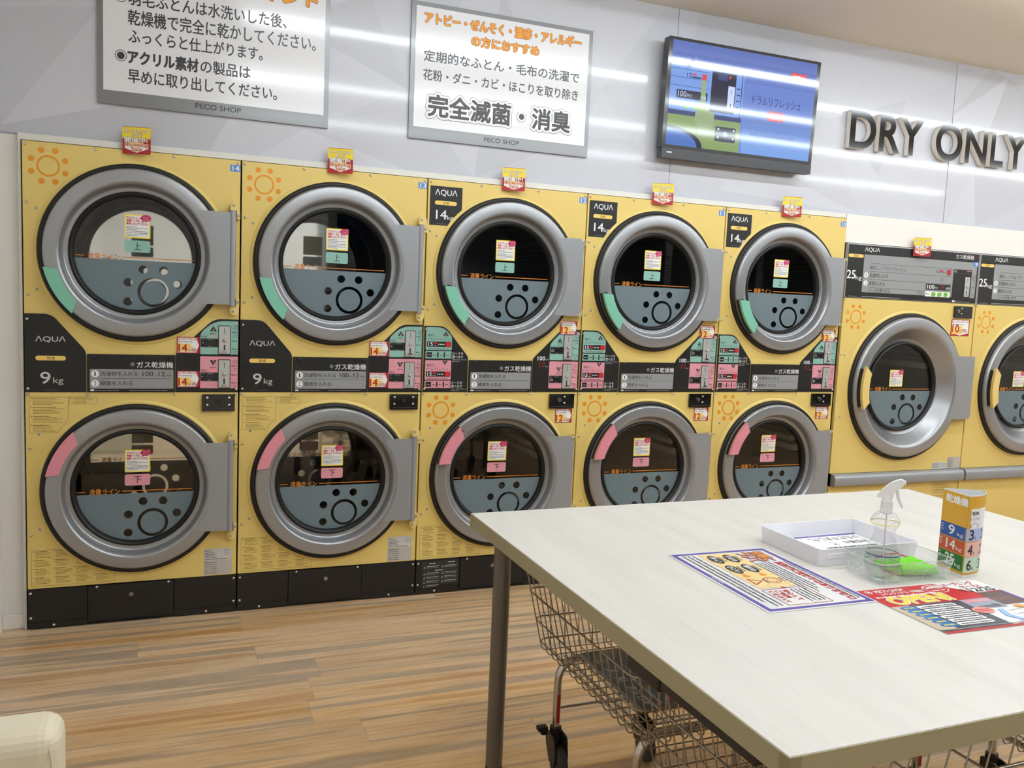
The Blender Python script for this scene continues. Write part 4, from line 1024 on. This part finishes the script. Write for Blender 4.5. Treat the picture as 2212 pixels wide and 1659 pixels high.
# ------------------------------------------------------------------ laundry carts under the table
WB, LB = .40, .615                                            # basket floor
def arc_path(pts, r, n=5):
    out = [Vector(pts[0])]
    for i in range(1, len(pts)-1):
        P = Vector(pts[i]); A = (Vector(pts[i-1])-P); B = (Vector(pts[i+1])-P); k = min(r, A.length*.49, B.length*.49)
        s_, e_ = P+A.normalized()*k, P+B.normalized()*k
        out += [s_*(1-t)**2+P*2*t*(1-t)+e_*t*t for t in (j/n for j in range(n+1))]
    return out+[Vector(pts[-1])]
def cart(loc, label):
    t = thing('laundry_cart', label, 'cart', loc, group='chrome wire laundry carts')
    z0, z1 = .385, .700
    out = lambda z: .075*(z-z0)/(z1-z0)
    b = MB()
    for i in range(16):                                       # wires running across and up both long sides
        y = -LB*i/15
        b.tube(arc_path([(-out(z1), y, z1), (-.001, y, z0+.012), (.008, y, z0), (WB-.008, y, z0), (WB+.001, y, z0+.012), (WB+out(z1), y, z1)], .012, 3), .0019, CHRW, 6)
    for i in range(8):                                        # wires running lengthwise and up both ends
        x = .03+(WB-.06)*i/7; e = .03
        b.tube(arc_path([(x, e, z1), (x, 0.0, z0+.014), (x, -.008, z0+.003), (x, -LB+.008, z0+.003), (x, -LB, z0+.014), (x, -LB-e, z1)], .012, 3), .0019, CHRW, 6)
    for z, r in ((.420, .0026), (.490, .0026), (.580, .0030), (.697, .0042)):
        o_ = out(z)+.002; e = .03*(z-z0)/(z1-z0)+.002; x0, x1, y0, y1 = -o_, WB+o_, -LB-e, e
        L = rr(x0, y0, x1, y1, .03, 5); b.tube([(x, y, z) for x, y in L], r, CHRW, 8, closed=True)
    b.obj('basket', t, smooth=60)
    for y in (-.035, -.52):
        b = MB(); b.tube(arc_path([(.045, y, .135), (.045, y, .362), (WB-.045, y, .362), (WB-.045, y, .135)], .075, 9), .0125, CHR, 16); fr = b.obj('leg_frame', t, smooth=60)
        b = MB(); b.tube([(.045, y+.004, .205), (WB-.045, y+.004, .205)], .005, CHR, 8); b.obj('brace_rod', fr, smooth=60)
        b = MB(); b.box(.040, .0505, y-.0132, y-.0126, .165, .255, DRED); b.obj('warning_strip', fr)
        for k, x in enumerate((.045, WB-.045)):
            b = MB(); b.cyl((x, y, .086), (x, y, .148), .0185, BLK2, 18); c = b.obj('caster', t, smooth=50)
            turn = lambda v, x=x, y=y: Vector((x-(v.y-y), y+(v.x-x), v.z))
            b = MB()
            for sy in (-1, 1):
                m2 = MB((0, y+sy*.0205-.0025, 0), (1, 0, 0), (0, 0, 1), (0, 1, 0)); m2.xf = turn; m2.prism([fillet([(x+.02, .135), (x-.040, .130), (x-.052, .060), (x-.035, .028), (x-.012, .040), (x+.02, .095)], [.01, .015, .02, .012, .01, .01])], 0, .005, mat('caster_fork', (46, 44, 42), .4))
                m2.obj('fork_plate', c, bevel=.0008)
            b = MB(); b.xf = turn; b.lathe([(.0001, -.0145), (.040, -.0145), (.047, -.011), (.049, -.006), (.049, .006), (.047, .011), (.040, .0145), (.0001, .0145)], mat('caster_tyre', (62, 60, 58), .6), (x-.030, y, .049), n=36); b.obj('wheel', c, smooth=40)
            b = MB(); b.xf = turn; b.cyl((x-.030, y-.029, .049), (x-.030, y+.029, .049), .006, CHR, 12); b.obj('axle', c, smooth=40)
            if k == 0: b = MB(); b.box(x-.062, x-.030, y-.012, y+.012, .142, .156, BLK2); b.box(x-.05, x-.03, y-.008, y+.008, .128, .144, BLK2); b.obj('brake_lever', c, bevel=.003)
    for x in (.045+.02, WB-.065):
        b = MB(); b.cyl((x, -.035, .372), (x, -.52, .372), .0055, CHR, 10); b.obj('support_bar', t, smooth=50)
    return t
CA = (1.620, -1.600, 0)
c1 = cart(CA, 'chrome wire laundry cart under the left table edge, nearest the dryers')
c2 = dup(c1, (1.600, -2.302, 0), 'chrome wire laundry cart under the left table edge, nearest the front table corner')
c3 = dup(c1, (2.530, -2.140, 0), 'chrome wire laundry cart under the right part of the table front edge')
# black printed sheets lying in the baskets
def cart_sheet(x, y, label):
    b = MB((x, y, .3925), (0, -1, 0), (1, 0, 0), (0, 0, 1)); w, H = .39, .255
    b.prism([rr(0, 0, w, H, .02)], 0, .0015, mat('sheet_edge', (150, 146, 140), .4)); h = .0019
    b.flat([rr(0, .013, w-.0, H, .018)], h, mat('sheet_black', (34, 33, 36), .25, coat=.3)); k = h+.0004
    WS = mat('sheet_lettering', (196, 196, 200), .4)
    for i, (s_, q_) in enumerate((('上', 0), ('ノ', 0), ('用', 0), ('高温', 0), ('日本', 0))): b.text(s_, .06+.062*i, .030, .06+.062*i+(.030 if len(s_) == 1 else .054), .062, k, WS, off=.01)
    b.dashes(.20, .36, .075, .014, k, WS); b.flat([rr(.12, .115, .36, .170, .01)], k, DRED); b.flat([ell(.26, .142, .05, .02)], k+.0003, WS)
    for i in range(5): b.dashes(.05, .33, .2+.009*i, .005, k, GRY, i)
    o = b.obj('printed_sheet'); return tag(o, label, 'sheet')
cart_sheet(1.705, -1.672, 'black printed sheet with white lettering lying in the cart nearest the dryers')
cart_sheet(2.655, -2.235, 'black printed sheet lying in the cart under the right part of the table')

# ------------------------------------------------------------------ things on the table
def frame(a, d, b_, z):                                        # sheet frame from three corners: origin a, x towards d, y towards b_
    a, d, b_ = Vector(a+(z,)), Vector(d+(z,)), Vector(b_+(z,))
    ex = (d-a).normalized(); ey = Vector((0, 0, 1)).cross(ex); return a, ex, ey, (d-a).length, (b_-a).length
# laminated notice
a, ex, ey, L_, H_ = frame((1.7755, -2.0295), (1.766, -2.462), (2.078, -2.042), ZT+.0006)
L_, H_ = .432, .304
b = MB(a, ex, ey, (0, 0, 1)); b.prism([rr(0, 0, L_, H_, .004)], 0, .0008, mat('laminate_paper', (238, 238, 242), .22, coat=.4)); h = .0011
b.flat([rr(.006, .006, L_-.006, H_-.006, .002), rr(.018, .018, L_-.018, H_-.018, .006)], h, PRP)
k = h+.0003
b.text('洗剤に', .028, .232, .108, .272, k, PRP, bold=.0035); b.text('ついて', .028, .190, .108, .230, k, PRP, bold=.0035)
b.text('洗剤に', .028, .232, .108, .272, k+.0005, ORG, bold=.0012); b.text('ついて', .028, .190, .108, .230, k+.0005, ORG, bold=.0012)
b.text('洗浄力に変わりはありません!', .120, .247, .405, .270, k, RED, bold=.0008)
for i in range(2): b.dashes(.12, .40, .277-.012*i, .007, k, DGR, i)
for i in range(5): b.dashes(.118, .30+.02*(i % 3), .232-.011*i, .006, k, DGR, i+9)
b.flat([rr(.026, .078, .292, .186, .003)], k, mat('notice_beige', (240, 212, 150), .35)); kk = k+.0003
for (u, v, s_) in ((.070, .152, '少なめ'), (.070, .104, '多い'), (.152, .152, '軽め'), (.152, .104, 'ひどい')):
    b.flat([ell(u, v, .033, .017)], kk, DGR); b.text(s_, u-.022, v-.009, u+.022, v+.009, kk+.0003, WHT, bold=.0006)
    b.dashes(u-.02, u+.02, v+.019, .007, kk, DGR)
for v in (.152, .104): b.flat([[(.190, v-.006), (.203, v-.006), (.203, v-.013), (.216, v), (.203, v+.013), (.203, v+.006), (.190, v+.006)]], kk, ORG)
b.ring(.245, .150, .0195, .022, kk, DRED); b.ring(.245, .150, .0125, .0145, kk, DRED); b.dashes(.232, .262, .175, .007, kk, DGR); b.dashes(.232, .262, .126, .007, kk, DGR)
b.flat([[(.222, .088), (.268, .088), (.245, .122)], [(.229, .092), (.245, .1155), (.261, .092)]], kk, DRED)
b.flat([fillet([(.300, .075), (.404, .075), (.404, .200), (.300, .200), (.300, .150), (.288, .140), (.300, .135)], [.006, .006, .006, .006, 0, 0, 0]), rr(.302, .077, .402, .198, .005)], k, DRED)
for i in range(4): b.dashes(.312, .39, .185-.012*i, .007, k, DGR, i)
b.text('安心して', .312, .124, .380, .139, k, RED, bold=.0005); b.text('ご利用', .312, .104, .362, .119, k, RED, bold=.0005); b.text('ください!', .312, .084, .385, .099, k, RED, bold=.0005)
for i in range(3): b.dashes(.026, .40-.03*(i == 2), .058-.014*i, .008, k, DGR, i+3)
b.text('PECO SHOP', .190, .0085, .240, .0145, h+.0004, WHT)
tag(b.obj('laminated_notice'), 'white laminated notice with purple border lying on the table left of the tray', 'notice')
# flyer
a, ex, ey, L_, H_ = frame((2.062, -2.6655), (2.286, -2.668), (2.079, -2.397), ZT+.0006)
L_, H_ = .376, .268
ex = Vector((.9995, -.03, 0)).normalized(); ey = Vector((.03, .9995, 0)).normalized()
b = MB(a, ex, ey, (0, 0, 1)); b.prism([rr(0, 0, L_, H_)], 0, .0005, mat('flyer_paper', (238, 238, 240), .25, coat=.2)); h = .0008
b.rect(0, .158, L_, H_, h, RED); b.rect(0, 0, L_, .011, h, DRED); b.rect(0, .011, .20, .158, h, mat('flyer_slate', (70, 74, 84), .3)); b.rect(0, .02, .05, .158, h+.0002, mat('flyer_tan', (200, 184, 156), .35))
k = h+.0004
b.flat([[(.235, H_), (L_, H_), (L_, .195), (.30, .190), (.255, .235)]], k, WHT)
b.text('オープニング', .250, .243, .345, .262, k+.0003, MAG, bold=.0006); b.text('セール!', .285, .222, .345, .240, k+.0003, MAG, bold=.0006)
b.text('12/25', .290, .196, .366, .219, k+.0003, DGR, bold=.0012); b.ring(.272, .210, .007, .009, k+.0003, DGR)
b.disc(.022, .252, .0095, k, WHT, 20); b.ring(.022, .252, .004, .007, k+.0002, DRED)
b.text('PECO SHOP', .040, .244, .125, .258, k, WHT, bold=.0007); b.text('コインランドリー戸塚店', .040, .226, .170, .240, k, WHT, bold=.0006); b.dashes(.012, .20, .212, .010, k, WHT)
b.flat([ell(.212, .236, .036, .026)], k+.0002, WHT); b.flat([ell(.212, .236, .033, .0235)], k+.0004, RED); b.text('24時間', .186, .236, .238, .254, k+.0006, WHT, bold=.0008); b.dashes(.192, .232, .222, .008, k+.0006, WHT)
b.text('OPEN!', .026, .165, .200, .208, k+.0003, WHT, bold=.0048, nb=12); b.text('OPEN!', .026, .165, .200, .208, k+.0008, YLW, bold=.0022)
FB = mat('flyer_blue', (40, 120, 190), .3)
for i in range(6):
    z = .139-.0205*i; x = .050+.002*i
    b.flat([ell(x-.012, z+.004, .024, .011, 20)], k, FB); b.dashes(x-.026, x+.002, z+.001, .007, k+.0003, YLW, i)
    b.rect(x+.012, z-.006, .172, z+.010, k+.0003, WHT, .004); b.dashes(x+.02, .165, z-.002, .008, k+.0006, DGR, i)
b.rect(.20, .100, .29, .158, k, mat('flyer_photo', (150, 160, 176), .3)); b.rect(.205, .138, .285, .152, k+.0003, PINK); b.dashes(.215, .28, .104, .02, k+.0003, DGR)
b.rect(.29, .110, L_, .188, k, mat('flyer_dark_photo', (96, 70, 72), .3)); b.text('グランドオープン', .296, .135, .352, .150, k+.0003, PINK)
b.flat([ell(.205, .092, .028, .019)], k+.0004, mat('flyer_salmon', (240, 150, 140), .3)); b.dashes(.185, .225, .094, .006, k+.0007, DRED); b.dashes(.185, .225, .085, .006, k+.0007, DRED)
b.flat([[(.245, .09), (.262, .09), (.245, .055), (.262, .02), (.245, .02), (.228, .055)]], k+.0003, mat('flyer_river', (150, 190, 240), .3))
for i in range(3): b.flat([[(.268, .075-.02*i), (.33, .085-.02*i), (.33, .0865-.02*i), (.268, .0765-.02*i)]], k+.0003, GRY)
for (u, v, m_) in ((.318, .094, ORG), (.345, .062, BLU), (.352, .040, ORG)): b.flat([burst(u, v, .016, .011, 9, .7, 3)], k+.0006, m_)
for i in range(3): b.dashes(.335, .372, .088-.012*i, .006, k, DGR, i)
b.dashes(.02, .36, .0135, .005, k+.0006, GRY)
b.rect(L_-.008, .12, L_, .19, k+.0003, PRP)
tag(b.obj('opening_flyer'), 'red and white opening sale flyer lying on the table in front of the basket', 'flyer')
# white tray and the sheet in it
TRM = mat('tray_plastic', (242, 242, 248), .35, spec=.5)
tr = thing('paper_tray', 'shallow white plastic tray holding a printed sheet, behind the clear basket', 'tray', (2.120, -2.217, ZT+.0005))
def open_box(w, d, H, t_, m, r=.012, flare=0.0, name='shell', parent=None):
    vs = []; lo = rr(0, 0, w, d, r, 4); n = len(lo)
    lt = rr(-flare, -flare, w+flare, d+flare, r, 4); li = rr(t_-flare, t_-flare, w-t_+flare, d-t_+flare, max(r-t_, .002), 4); lb = rr(t_, t_, w-t_, d-t_, max(r-t_, .002), 4)
    vs = [(x, y, 0) for x, y in lo]+[(x, y, H) for x, y in lt]+[(x, y, H) for x, y in li]+[(x, y, t_) for x, y in lb]
    fs = [tuple(range(n-1, -1, -1))]
    for k in range(3): fs += [(k*n+i, k*n+(i+1) % n, (k+1)*n+(i+1) % n, (k+1)*n+i) for i in range(n)]
    fs.append(tuple(range(3*n, 4*n))); mb = MB(); mb.add(vs, fs, m); return mb.obj(name, parent, smooth=35)
open_box(.335, .245, .046, .004, TRM, .014, .004, 'tray_shell', tr)
b = MB(); b.box(.02, .115, -.0045, -.001, .020, .034, TRM); b.box(.008, .012, .03, .2, .026, .036, TRM); b.obj('grip_ledge', tr, bevel=.002)
b = MB((2.450, -1.984, ZT+.0055), (-1, 0, 0), (0, -1, 0), (0, 0, 1)); b.prism([rr(.0, 0, .225, .215)], 0, .0005, WHT); h = .0009
b.rect(0, .203, .225, .215, h, PRP); b.rect(0, 0, .225, .013, h, PRP); b.text('PECO SHOP', .135, .0035, .175, .0095, h+.0003, WHT)
b.text('いただきました。', .020, .024, .195, .052, h, DGR, off=.006); b.text('お客様の', .020, .064, .105, .090, h, DGR, off=.006); b.text('て', .130, .068, .155, .092, h, DGR)
for i in range(3): b.dashes(.02, .2, .11+.028*i, .016, h, DGR, i)
tag(b.obj('tray_sheet'), 'white sheet with purple header lying inside the white tray', 'sheet')
# clear embossed basket
bk = thing('clear_basket', 'clear plastic basket holding a spray bottle and a green cloth', 'basket', (2.167, -2.375, ZT+.0005), (0, 0, math.radians(-2.5)))
open_box(.215, .126, .052, .0018, CLR, .010, .010, 'basket_shell', bk)
b = MB(); b.tube([(x, y, .053) for x, y in rr(-.010, -.010, .225, .136, .012, 4)], .0016, CLS, 6, closed=True); b.obj('rim', bk)
b = MB()
for j in range(5):
    for i in range(28):
        u = .012+.0072*i+(.0036 if j % 2 else 0); z = .008+.0062*j; f = .010*z/.052
        if u > .207: continue
        b.add([(u-.0028, -f-.0004, z), (u, -f-.0004, z-.0028), (u+.0028, -f-.0004, z), (u, -f-.0004, z+.0028), (u, -f-.0030, z)], [(0, 1, 4), (1, 2, 4), (2, 3, 4), (3, 0, 4)], CLS)
    for i in range(18):
        v = .014+.0072*i+(.0036 if j % 2 else 0); z = .008+.0062*j; f = .010*z/.052
        if v > .118: continue
        b.add([(-f-.0004, v-.0028, z), (-f-.0004, v, z-.0028), (-f-.0004, v+.0028, z), (-f-.0004, v, z+.0028), (-f-.0030, v, z)], [(0, 1, 4), (1, 2, 4), (2, 3, 4), (3, 0, 4)], CLS)
o = b.obj('embossed_studs', bk); o['kind'] = 'stuff'
# spray bottle
sb = thing('spray_bottle', 'clear spray bottle with a white trigger head standing in the clear basket', 'bottle', (2.208, -2.334, ZT+.0028), (0, 0, math.radians(-44)))
sb.scale = (.70, .70, 1)
b = MB(); pr = [(.0001, .0), (.040, .0), (.047, .004), (.056, .020), (.0615, .042), (.0600, .060), (.053, .080), (.042, .098), (.0365, .110), (.0355, .120), (.039, .130), (.047, .138), (.0505, .142), (.0485, .149), (.039, .160), (.026, .168), (.0175, .170), (.0175, .176)]
b.lathe(pr, CLR, ax='z', n=56); b.obj('bottle_body', sb, smooth=60)
b = MB(); b.lathe([(.0001, .003), (.045, .006), (.0545, .022), (.0595, .042), (.0585, .056), (.0001, .056)], thin_glass('liquid', (.86, .89, .88), 0, 1.33), ax='z', n=48); b.obj('liquid', sb, smooth=60)
b = MB(); b.lathe([(.0502, .1412), (.0516, .1421), (.0502, .1432)], mat('ring_yellow', (228, 232, 60), .3), ax='z', n=56); b.obj('yellow_ring', sb)
NAVY = mat('ring_navy', (44, 50, 140), .3)
b = MB(); b.lathe([(.0588, .0635), (.0583, .0655)], NAVY, ax='z', n=56); o = b.obj('upper_fill_ring', sb)
b = MB(); b.lathe([(.0618, .0400), (.0619, .0415)], NAVY, ax='z', n=56); b.obj('lower_fill_ring', sb)
b = MB(); b.cyl((.004, 0, .012), (.002, 0, .170), .0026, mat('dip_tube', (225, 228, 228), .3), 10); b.obj('dip_tube', sb)
b = MB(); b.lathe([(.0185, .166), (.0205, .168), (.0205, .178), (.0190, .180), (.0190, .197), (.0165, .199), (.014, .212), (.0001, .212)], WPL, ax='z', n=36)
for i in range(28):
    t_ = 2*PI*i/28; b.cyl((.0192*math.cos(t_), .0192*math.sin(t_), .181), (.0192*math.cos(t_), .0192*math.sin(t_), .195), .0011, WPL, 5)
cap = b.obj('cap_collar', sb, smooth=40)
CW = mat('trigger_translucent', (232, 234, 238), .3, spec=.5)
b = MB((0, 0, 0), (1, 0, 0), (0, 0, 1), (0, -1, 0))
b.prism([fillet([(-.036, .205), (-.018, .226), (.010, .246), (.040, .256), (.050, .252), (.050, .242), (.038, .232), (.022, .226), (.020, .208), (-.004, .206)], [.004, .01, .01, .006, .003, .003, .01, .006, .006, .01])], -.0115, .0115, WPL); b.obj('spray_head', sb, bevel=.004, seg=3)
b = MB((0, 0, 0), (1, 0, 0), (0, 0, 1), (0, -1, 0)); b.prism([fillet([(.024, .228), (.034, .230), (.040, .206), (.054, .186), (.050, .182), (.034, .198), (.026, .214)], [.003, .003, .01, .002, .002, .01, .006])], -.006, .006, CW); b.obj('trigger', sb, bevel=.0015)
b = MB(); b.cyl((.049, 0, .2475), (.056, 0, .2475), .0055, WPL, 14); b.obj('nozzle', sb)
# green cloth folded in the basket
CLO = mat('green_microfibre', (126, 226, 52), .9, bump=(420, .6)); q = random.Random(11)
b = MB(); nx, ny = 26, 12; lay = .0135
def clothz(i, j, top): 
    e = min(i, nx-i, 3)/3*min(j, ny-j, 3)/3
    return (.004+(.022+.004*math.sin(i*.7)+.003*math.sin(j*1.3+i*.4))*max(e, .25)**.5) if top else .0025
vs = []; fs = []
for top in (1, 0):
    for i in range(nx+1):
        for j in range(ny+1):
            x, y = .105*i/nx, .086*j/ny
            vs.append((x+.003*math.sin(j*.9), y-.22*x+.002*math.sin(i*1.1), clothz(i, j, top)))
M_ = (nx+1)*(ny+1)
for i in range(nx):
    for j in range(ny):
        c = i*(ny+1)+j; fs.append((c, c+ny+1, c+ny+2, c+1)); fs.append((M_+c, M_+c+1, M_+c+ny+2, M_+c+ny+1))
per = [i*(ny+1) for i in range(nx+1)]+[nx*(ny+1)+j for j in range(1, ny+1)]+[i*(ny+1)+ny for i in range(nx-1, -1, -1)]+[j for j in range(ny-1, 0, -1)]
for k_ in range(len(per)): c, d = per[k_], per[(k_+1) % len(per)]; fs.append((d, c, M_+c, M_+d))
b.add(vs, fs, CLO); cl = b.obj('folded_cloth', smooth=70); cl.location = (2.270, -2.336, ZT+.0026)
tag(cl, 'bright green microfibre cloth folded in the clear basket beside the spray bottle', 'cloth')
b = MB(); b.tube([(.002, .084, .020), (.03, .080, .031), (.06, .072, .033), (.095, .064, .022)], .0016, mat('cloth_hem', (214, 50, 90), .8), 6); b.obj('hem', cl)
b = MB(); b.tube([(.004, .004, .016), (.03, -.004, .018), (.06, -.011, .018), (.094, -.018, .015)], .0125, CLO, 12); b.obj('front_fold', cl, smooth=60)
# three-sided paper stand
sd = thing('paper_stand', 'three sided orange paper stand with kilogram table beside the basket', 'stand', (2.426, -2.388, ZT+.0006))
P0 = Vector((.010, .088)); P1 = Vector((0, 0)); P2_ = Vector((.104, .043)); SH = .2145
cur = [P1+(P2_-P1)*t+Vector((.38, -.92))*.016*4*t*(1-t) for t in (i/14 for i in range(15))]
def wall_strip(pts, z0, z1, m, off=0.0, mb=None):
    mb = mb or MB(); vs = []
    for i, p_ in enumerate(pts):
        d = (pts[min(i+1, len(pts)-1)]-pts[max(i-1, 0)]).normalized(); nn = Vector((d.y, -d.x))
        vs += [(p_.x+nn.x*off, p_.y+nn.y*off, z0), (p_.x+nn.x*off, p_.y+nn.y*off, z1)]
    mb.add(vs, [(2*i, 2*i+2, 2*i+3, 2*i+1) for i in range(len(pts)-1)], m); return mb
PAP = mat('stand_paper', (240, 240, 242), .35)
loop = [P0, P1]+cur[1:]
mb = MB(); n = len(loop)
inn = [p_+(Vector((.045, .045))-p_).normalized()*.0012 for p_ in loop]
vs = [(p_.x, p_.y, z) for z in (0, SH) for p_ in loop]+[(p_.x, p_.y, z) for z in (0, SH) for p_ in inn]
fs = []
for i in range(n):
    j = (i+1) % n
    fs += [(i, j, n+j, n+i), (2*n+j, 2*n+i, 3*n+i, 3*n+j), (n+i, n+j, 3*n+j, 3*n+i), (j, i, 2*n+i, 2*n+j)]
mb.add(vs, fs, PAP); mb.obj('stand_body', sd)
fx = (P1-P0).normalized(); wf = (P1-P0).length
b = MB((P0.x, P0.y, 0), (fx.x, fx.y, 0), (0, 0, 1), (fx.y, -fx.x, 0)); h = .0006
SO, SBl, SRd, SGr = mat('stand_orange', (222, 166, 40), .4), mat('stand_blue', (34, 82, 168), .4), mat('stand_red', (206, 84, 48), .4), mat('stand_green', (36, 116, 48), .4)
b.rect(.0005, .008, wf, SH-.003, h, SO); k = h+.0003
b.text('乾燥機', .012, .184, wf-.003, .204, k, WHT, bold=.0009)
for z0, z1, m_, s_ in ((.095, .130, SBl, '9'), (.058, .093, SRd, '14'), (.016, .056, SGr, '25')):
    b.rect(.0015, z0, wf-.0025, z1, k, m_); b.text(s_, .030 if len(s_) == 1 else .026, z0+.007, .050 if len(s_) == 1 else .056, z1-.004, k+.0003, WHT, bold=.0006); b.text('kg', .060, z0+.005, .080, z0+.017, k+.0003, WHT)
    for i in range(3): b.dashes(.004, .012, z1-.008-.007*i, .005, k+.0003, PALG, i)
b.obj('front_print', sd)
mb = MB()
for i0, i1, z0, z1, m_, of in ((0, 14, .008, SH-.003, SO, .0006), (1, 14, .128, .180, WHT, .0009), (0, 14, .095, .128, mat('stand_pale_blue', (178, 190, 232), .4), .0009), (0, 14, .055, .093, mat('stand_pale_red', (240, 184, 168), .4), .0009), (0, 14, .014, .054, mat('stand_pale_green', (200, 222, 198), .4), .0009)):
    wall_strip(cur[i0:i1+1], z0, z1, m_, of, mb)
def ctext(s_, a0, z0, a1, z1, m_, bold=0, of=.0013):           # lettering wrapped on the curved side
    tmp = MB((0, 0, 0), (1, 0, 0), (0, 0, 1), (0, -1, 0)); tmp.text(s_, a0, z0, a1, z1, 0, m_, bold=bold)
    tot = .113
    vs = []
    for x, y, z in tmp.V:
        t_ = max(0, min(1, x/tot)); p_ = P1+(P2_-P1)*t_+Vector((.38, -.92))*.016*4*t_*(1-t_); d = ((P2_-P1)+Vector((.38, -.92))*.016*4*(1-2*t_)).normalized()
        vs.append((p_.x+d.y*of, p_.y-d.x*of, z))
    mb.add(vs, tmp.F, m_)
ctext('毛布', .010, .163, .034, .173, DGR, .0003); ctext('(シングル)', .006, .148, .038, .158, DGR)
ctext('⌂', .008, .131, .036, .144, GRY)
for z0, s_ in ((.099, '3'), (.060, '4'), (.020, '6')): ctext(s_, .008, z0, .022, z0+.026, DGR, .0006); ctext('枚', .025, z0, .032, z0+.008, DGR)
for z0, s_ in ((.099, '2'), (.060, '2'), (.020, '3')): ctext(s_, .052, z0, .064, z0+.026, DGR, .0006)
for a_ in (.043,): ctext('|', a_, .014, a_+.0006, .18, WHT, .0003, .0014)
mb.obj('side_print', sd)

# ------------------------------------------------------------------ cream chair, bottom left
LEA = mat('cream_leather', (232, 224, 200), .45, bump=(160, .12))
ch = thing('cream_chair', 'cream leather chair whose rounded backrest corner shows at the bottom left', 'chair', (.151, -2.20, 0))
b = MB(); b.box(-.215, .238, -.30, -.195, .36, .766, LEA); b.obj('backrest', ch, bevel=.032, seg=5)
b = MB(); b.tube([(.2255, -.3005, .40), (.2255, -.3005, .721), (.2175, -.29, .751), (.2175, -.22, .7595)], .0012, mat('seam_thread', (196, 184, 156), .7), 6); b.obj('seam', ch)
b = MB(); b.box(-.215, .238, -.30, .20, .22, .40, LEA); b.obj('seat', ch, bevel=.03, seg=4)
for x in (-.18, .20):
    for y in (-.26, .16): b = MB(); b.cyl((x, y, 0), (x, y, .235), .018, BLK2, 14); b.obj('leg', ch, smooth=40)
